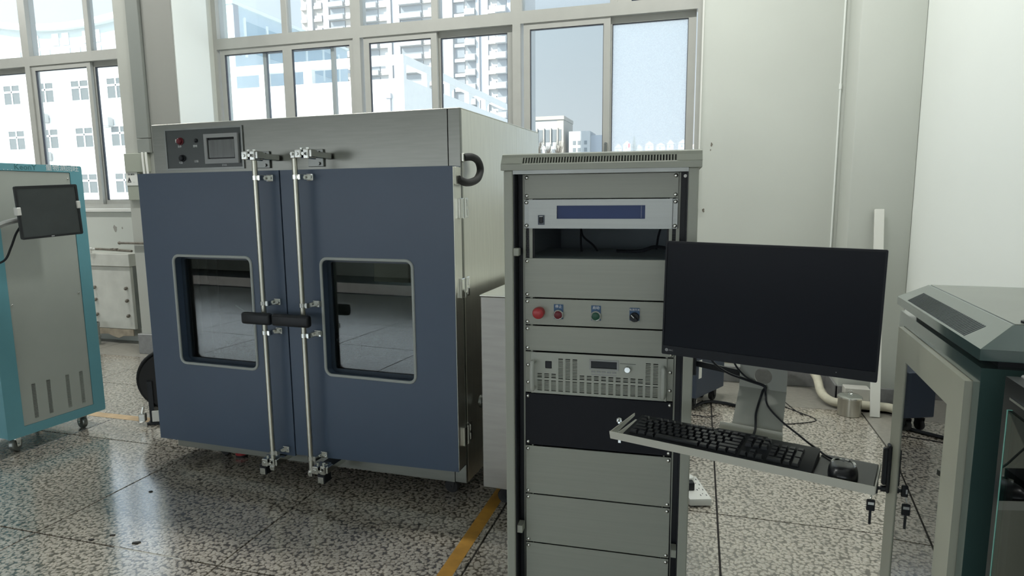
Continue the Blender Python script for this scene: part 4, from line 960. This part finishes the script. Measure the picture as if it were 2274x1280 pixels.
# ------------------------------------------------------------------ outdoors
GZ = -4.5
struct(box(-700, 400, 5.9, 1500, GZ-.3, GZ).build('ground', GRND), 'open ground outside below the windows')
def far_window(parent, x0, x1, z0, z1, y, split=True, glassm=WING):
    w = MB().plate(rect(x0, x1, z0, z1), [rect(x0+.07, x1-.07, z0+.07, z1-.07)], y-.06, y-.0)
    xm, zm = (x0+x1)/2, z0+(z1-z0)*.64
    w.box(xm-.05, xm+.05, y-.07, y-.0, z0+.07, z1-.07); w.box(x0+.07, x1-.07, y-.07, y-.0, zm-.06, zm+.06)
    o = w.build('window', FRW, parent); box(x0+.06, x1-.06, y-.035, y-.02, z0+.06, z1-.06).build('pane', glassm, o); return o
def office():
    t = thing('office_building', 'white three storey office with cross barred windows beyond left window', 'building', (0, 33, 0))
    box(-62, -34.5, 0, 2.8, GZ, 9.9).build('wall', FAC, t)
    box(-62.1, -34.4, -.15, 2.8, 9.9, 10.05).build('coping', FRW, t)
    box(-62, -34.5, -.03, 0, 6.95, 7.1).build('string_course', FRW, t)
    for r in range(4):
        for k in range(7):
            x = -53.0+k*2.93
            far_window(t, x-.76, x+.76, 7.86-r*2.95, 9.2-r*2.95, 0)
    for (x, z) in ((-41.6, 6.65), (-41.7, 4.2), (-36.3, 6.2)):
        a = box(x-.42, x+.42, -.42, -.05, z, z+.55, b=.03); a.box(x-.35, x+.35, -.38, 0, z-.06, z); a.build('air_conditioner', FACW, t)
    u = thing('pavilion_building', 'pale building with sagging curved roof edge beyond left window', 'building', (0, 45, 0))
    n = 24; xs = [-70+k*30.2/n for k in range(n+1)]
    top = lambda x: 16.2+2.3*((x+53.0)/14)**2
    MB().prism([(xs[0], GZ)]+[(x, top(x)) for x in xs]+[(xs[-1], GZ)], 0, 6, 'y').build('wall', mat('pavilion_grey', (.50, .53, .52), .7), u)
    MB().prism([(x, top(x)) for x in xs]+[(x, top(x)+.5) for x in reversed(xs)], -.6, 6.2, 'y').build('roof_edge', FRW, u)
    for r in range(3):
        for k in range(9):
            x = -59.5+k*1.15
            if (r+k) % 3 != 2: box(x, x+.75, -.06, .02, 12.5+r*1.25, 13.5+r*1.25).build('window', FRW, u)
    box(-49.5, -47.6, -.4, 0, GZ, 13.6).build('tower_wall', FRW, u); box(-46.5, -42.5, -1.2, 0, GZ, 15.0).build('glazed_bay', FACB, u)
    g = thing('glazed_building', 'pale blue glazed wing receding beyond the column window', 'building', (-29, 36.2, 0), R(90))
    box(0, 14, 0, 6, GZ, 13.9).build('wall', FACB, g); box(-.1, 14.1, -.12, 6, 13.9, 14.1).build('coping', FRW, g)
    for k in range(5): box(1.2+k*2.3, 3.2+k*2.3, -.05, .02, 11.2, 13.1).build('window', mat('blue_glazing', (.34, .46, .52), .25), g)
    for k in range(6): box(1.0+k*2.3, 1.14+k*2.3, -.1, .0, 10.8, 13.3).build('fin', FRW, g)
    box(.0, .5, -.08, 0, 10.8, 13.9).build('ladder_strip', FACG, g)
office()
def parapet_building():
    t = thing('parapet_building', 'white tiled building with open roof frame, its shaded side descending', 'building', (-14.24, 30, 0))
    box(-12.2, 0, 0, 18, GZ, 7.42).build('wall', FAC, t)
    box(-12.2, -4.4, -.0, .35, 8.12, 8.55).build('front_beam', FAC, t); box(-4.4, 0, -.0, .35, 8.12, 8.55).build('front_beam', FAC, t)
    box(-.35, 0, .36, 18, 8.12, 8.55).build('side_beam', FAC, t)
    for x in (-12.1, -8.4, -5.7, -.5): box(x, x+.5 if x < -1 else x+.5, .02, .33, 7.42, 8.12).build('post', FAC, t)
    for y in (2.9, 6.2, 9.5, 12.8): MB().prism([(y, 7.42), (y, 8.12), (y+1.3, 8.12), (y+.7, 7.95), (y+.35, 7.7), (y+.35, 7.42)], -.33, -.02, 'x').build('post', FAC, t)
    box(-.9, -.7, -.16, -.02, GZ, 6.5).build('drain_pipe', FACG, t); box(-.95, -.65, -.2, -.02, 6.45, 6.7).build('rain_hopper', FACG, t)
    box(-12, -2, 6, 14, 7.43, 7.5).build('roof_deck', FACG, t)
    s = thing('grey_shed', 'low grey rooftop hut behind the open roof frame', 'building', (-39.3, 51.5, 0))
    MB().prism([(0, GZ), (0, 13.6), (3.5, 14.4), (7, 13.3), (7, GZ)], 0, 4, 'y').build('wall', FACG, s); MB().prism([(-.3, 13.5), (3.5, 14.4), (7.3, 13.2), (7.3, 13.5), (3.5, 14.7), (-.3, 13.8)], -.3, 4.3, 'y').build('roof', mat('shed_roof', (.5, .53, .55), .6), s)
parapet_building()
def tower(label, x0, x1, Y, zlo, zhi, cols, wallm, rise=3.0, depth=14):
    """cols: (x0, x1, kind): b balcony with window, w window, a cream niche with air conditioner, g grey strip"""
    t = thing('apartment_tower', label, 'building', (x0, Y, 0), 0)
    W = x1-x0
    box(0, W, .6, depth, GZ, zhi+6).build('wall', wallm, t)
    meshes = {}
    n0 = int(math.floor((zlo)/rise)); n1 = int((zhi)/rise)
    for a, b, k in cols:
        if k == 'g': box(a, b, .1, .6, GZ, zhi+6).build('grey_strip', FACG, t); continue
        if k == 's': box(a, b, -.3, .6, GZ, zhi+6).build('white_pier', FACW, t); continue
        key = (k, round(b-a, 2))
        if key not in meshes:
            w = b-a
            if k == 'b':
                m1 = MB().box(0, w, -.9, .6, 0, 1.05).mesh('balcony', FACW); m2 = MB().box(.15, w-.15, .35, .62, 1.1, 2.75).mesh('window', WINB)
            elif k == 'w':
                m1 = MB().box(0, w, .0, .6, -.1, .5).mesh('sill_band', FACW); m2 = MB().box(.2, w-.2, .45, .62, .8, 2.5).mesh('window', WINB)
            else:
                m1 = MB().box(0, w, -.2, .6, 0, .7).mesh('niche_sill', FACC); m2 = MB().box(.1, w-.1, .0, .5, .75, 1.5).mesh('air_conditioner', FACG)
            meshes[key] = (m1, m2)
        m1, m2 = meshes[key]
        for q in range(n0, n1+1):
            put(m1.name.split('.')[0], m1, t, (a, 0, q*rise)); put(m2.name.split('.')[0], m2, t, (a, 0, q*rise))
    # rest of the floors lower down, hidden from the room but kept simple
    low = MB()
    for q in range(int(GZ//rise)+1, n0):
        for a, b, k in cols:
            if k in 'bw': low.box(a, b, -.6, .6, q*rise, q*rise+1)
    if low.v: low.build('lower_balconies', FACW, t)['kind'] = 'stuff'
    return t
tower('slim white apartment tower with stacked balconies, right side of middle bay', -48.6, -33.6, 120, 15, 42, [(.3, 2.3, 's'), (2.4, 4.6, 'w'), (4.9, 6.9, 'b'), (7.0, 7.6, 's'), (7.6, 9.3, 'g'), (9.4, 10.9, 'a'), (10.9, 13.0, 'b'), (13.0, 14.0, 'g'), (14.0, 15.0, 'w')], FACW, 2.75)
tower('cream apartment tower above the open roof frame', -78.5, -57.5, 140, 27, 50, [(.2, 1.5, 's'), (1.6, 6.0, 'b'), (6.2, 8.4, 'a'), (8.4, 9.4, 's'), (9.5, 11.4, 'g'), (11.5, 17, 'b'), (17.2, 20.6, 'a')], FACW, 3.0)
tower('cream apartment tower seen left of the window mullion', -97, -79.2, 146, 33, 52, [(.3, 2.0, 'a'), (2.2, 3.6, 's'), (4.0, 6.2, 'a'), (6.4, 8.0, 'g'), (8.2, 12.4, 'b'), (12.6, 14.0, 'a'), (14.2, 17.4, 'b')], FACC, 3.0)
tower('pale tower partly hidden between the two larger towers', -66, -48, 175, 24, 58, [(.4, 3, 'w'), (3.4, 6.5, 'b'), (6.8, 8, 'g'), (8.2, 11.5, 'b'), (12, 14.5, 'w'), (15, 17.5, 'b')], FACG, 3.0)
NTH = ['first', 'second', 'third', 'fourth', 'fifth', 'sixth', 'seventh', 'eighth', 'ninth', 'tenth', 'eleventh']
def far_right():
    t = thing('civic_building', 'cream civic building with tall pilasters seen above the rack', 'building', (-43.5, 160, 0))
    box(0, 10.5, 0, 12, GZ, 21.4).build('wall', FACW, t); box(-.2, 10.7, -.3, 12, 20.6, 21.5).build('cornice', FACC, t); box(8.9, 10.55, -.1, 12, GZ, 20.4).build('corner_block', FACC, t)
    for k in range(4): box(2.3+k*1.75, 3.5+k*1.75, -.06, .05, 15.2, 18.2).build('window', WINB, t)
    for k in range(5): box(1.9+k*1.75, 2.2+k*1.75, -.4, 0, 14.6, 18.6).build('pilaster', FACC, t)
    box(9.4, 10.0, -.15, -.05, 15.4, 18.2).build('window', WINB, t)
    for r in range(2):
        for k in range(4): box(2.4+k*1.75, 3.3+k*1.75, -.06, .05, 10.4+r*1.9, 11.5+r*1.9).build('window', WINB, t)
    t = thing('block_building', 'lower plain white block right of the civic building', 'building', (-31.2, 158, 0))
    box(0, 5.2, 0, 9, GZ, 17.4).build('wall', FACW, t); box(5.2, 8, 1, 9, GZ, 16.4).build('wing', FACG, t)
    for r in range(4):
        for k, x in enumerate((1.0, 2.2, 3.8)): box(x, x+.7, -.06, .05, 14.2-r*1.7, 15.1-r*1.7).build('window', WINB, t)
    for k in range(11):
        h = thing('distant_house', f'tiny pale gabled house on the hazy skyline, {NTH[k]} from the left', 'house', (-64+k*6.4, 400+random.uniform(-8, 8), 0), 0, 'skyline houses')
        w = random.uniform(3.6, 5.2); z = 31+random.uniform(-1.2, 1.0)
        box(0, w, 0, 5, GZ, z).build('wall', FACW, h); MB().prism([(-.4, z), (w/2, z+random.uniform(1.5, 3)), (w+.4, z)], -.3, 5.3, 'y').build('roof', FACC, h)
        box(w*.3, w*.5, -.05, .05, z-2, z-.8).build('window', WINB, h)
    t = thing('fir_tree', 'lone dark fir standing on the hazy skyline', 'tree', (-29.2, 300, 0))
    MB().cyl((0, 0, GZ), (0, 0, 26), .3, n=8).build('trunk', RUSTY, t)
    m = MB()
    for k in range(16):
        z = 17.5+k*.72; r = max(.25, 2.9*(1-k/16.5))
        for q in range(9):
            a = q*.7+k*.37+random.uniform(-.2, .2); rr = r*random.uniform(.6, 1.15)
            m.add([(0, 0, z+.6), (rr*math.cos(a-.16), rr*math.sin(a-.16), z-.25), (rr*1.12*math.cos(a), rr*1.12*math.sin(a), z-.1), (rr*math.cos(a+.16), rr*math.sin(a+.16), z-.25), (0, 0, z+.1)], [(0, 1, 2), (0, 2, 3), (4, 2, 1), (4, 3, 2), (0, 3, 4), (0, 4, 1)])
    m.build('foliage', FIR, t)
    t = thing('flag', 'small red flag on a pole left of the fir', 'flag', (-32.5, 305, 0)); MB().cyl((0, 0, GZ), (0, 0, 26.0), .08, n=6).build('pole', FRW, t); box(.08, .95, -.03, .03, 23.8, 25.8).build('cloth', RED, t)
    for k in range(6):
        t = thing('bare_tree', f'reddish brown bare tree before the civic building, {NTH[k]} from the left', 'tree', (-41.5+k*2.3, 140, 0), random.uniform(0, 6), 'bare trees before the civic building')
        top = random.uniform(12.8, 15.5)
        MB().cyl((0, 0, GZ), (0, 0, 10), .12, .06, n=6).build('trunk', HEDGE, t)
        m = MB()
        for q in range(90):
            a = random.uniform(0, 6.28); z0 = random.uniform(8, 11); l = random.uniform(1, top-10.5)
            p = Vector((0, 0, z0)); d = Vector((math.cos(a)*.3, math.sin(a)*.3, random.uniform(.7, 1))).normalized()
            m.cyl(p, p+d*l, .05, .02, n=3); m.cyl(p+d*l*.5, p+d*l*.5+Vector((d.x*.3-d.y*.4, d.y*.3+d.x*.4, .7))*l*.5, .035, .012, n=3)
        m.build('branches', HEDGE, t)
far_right()
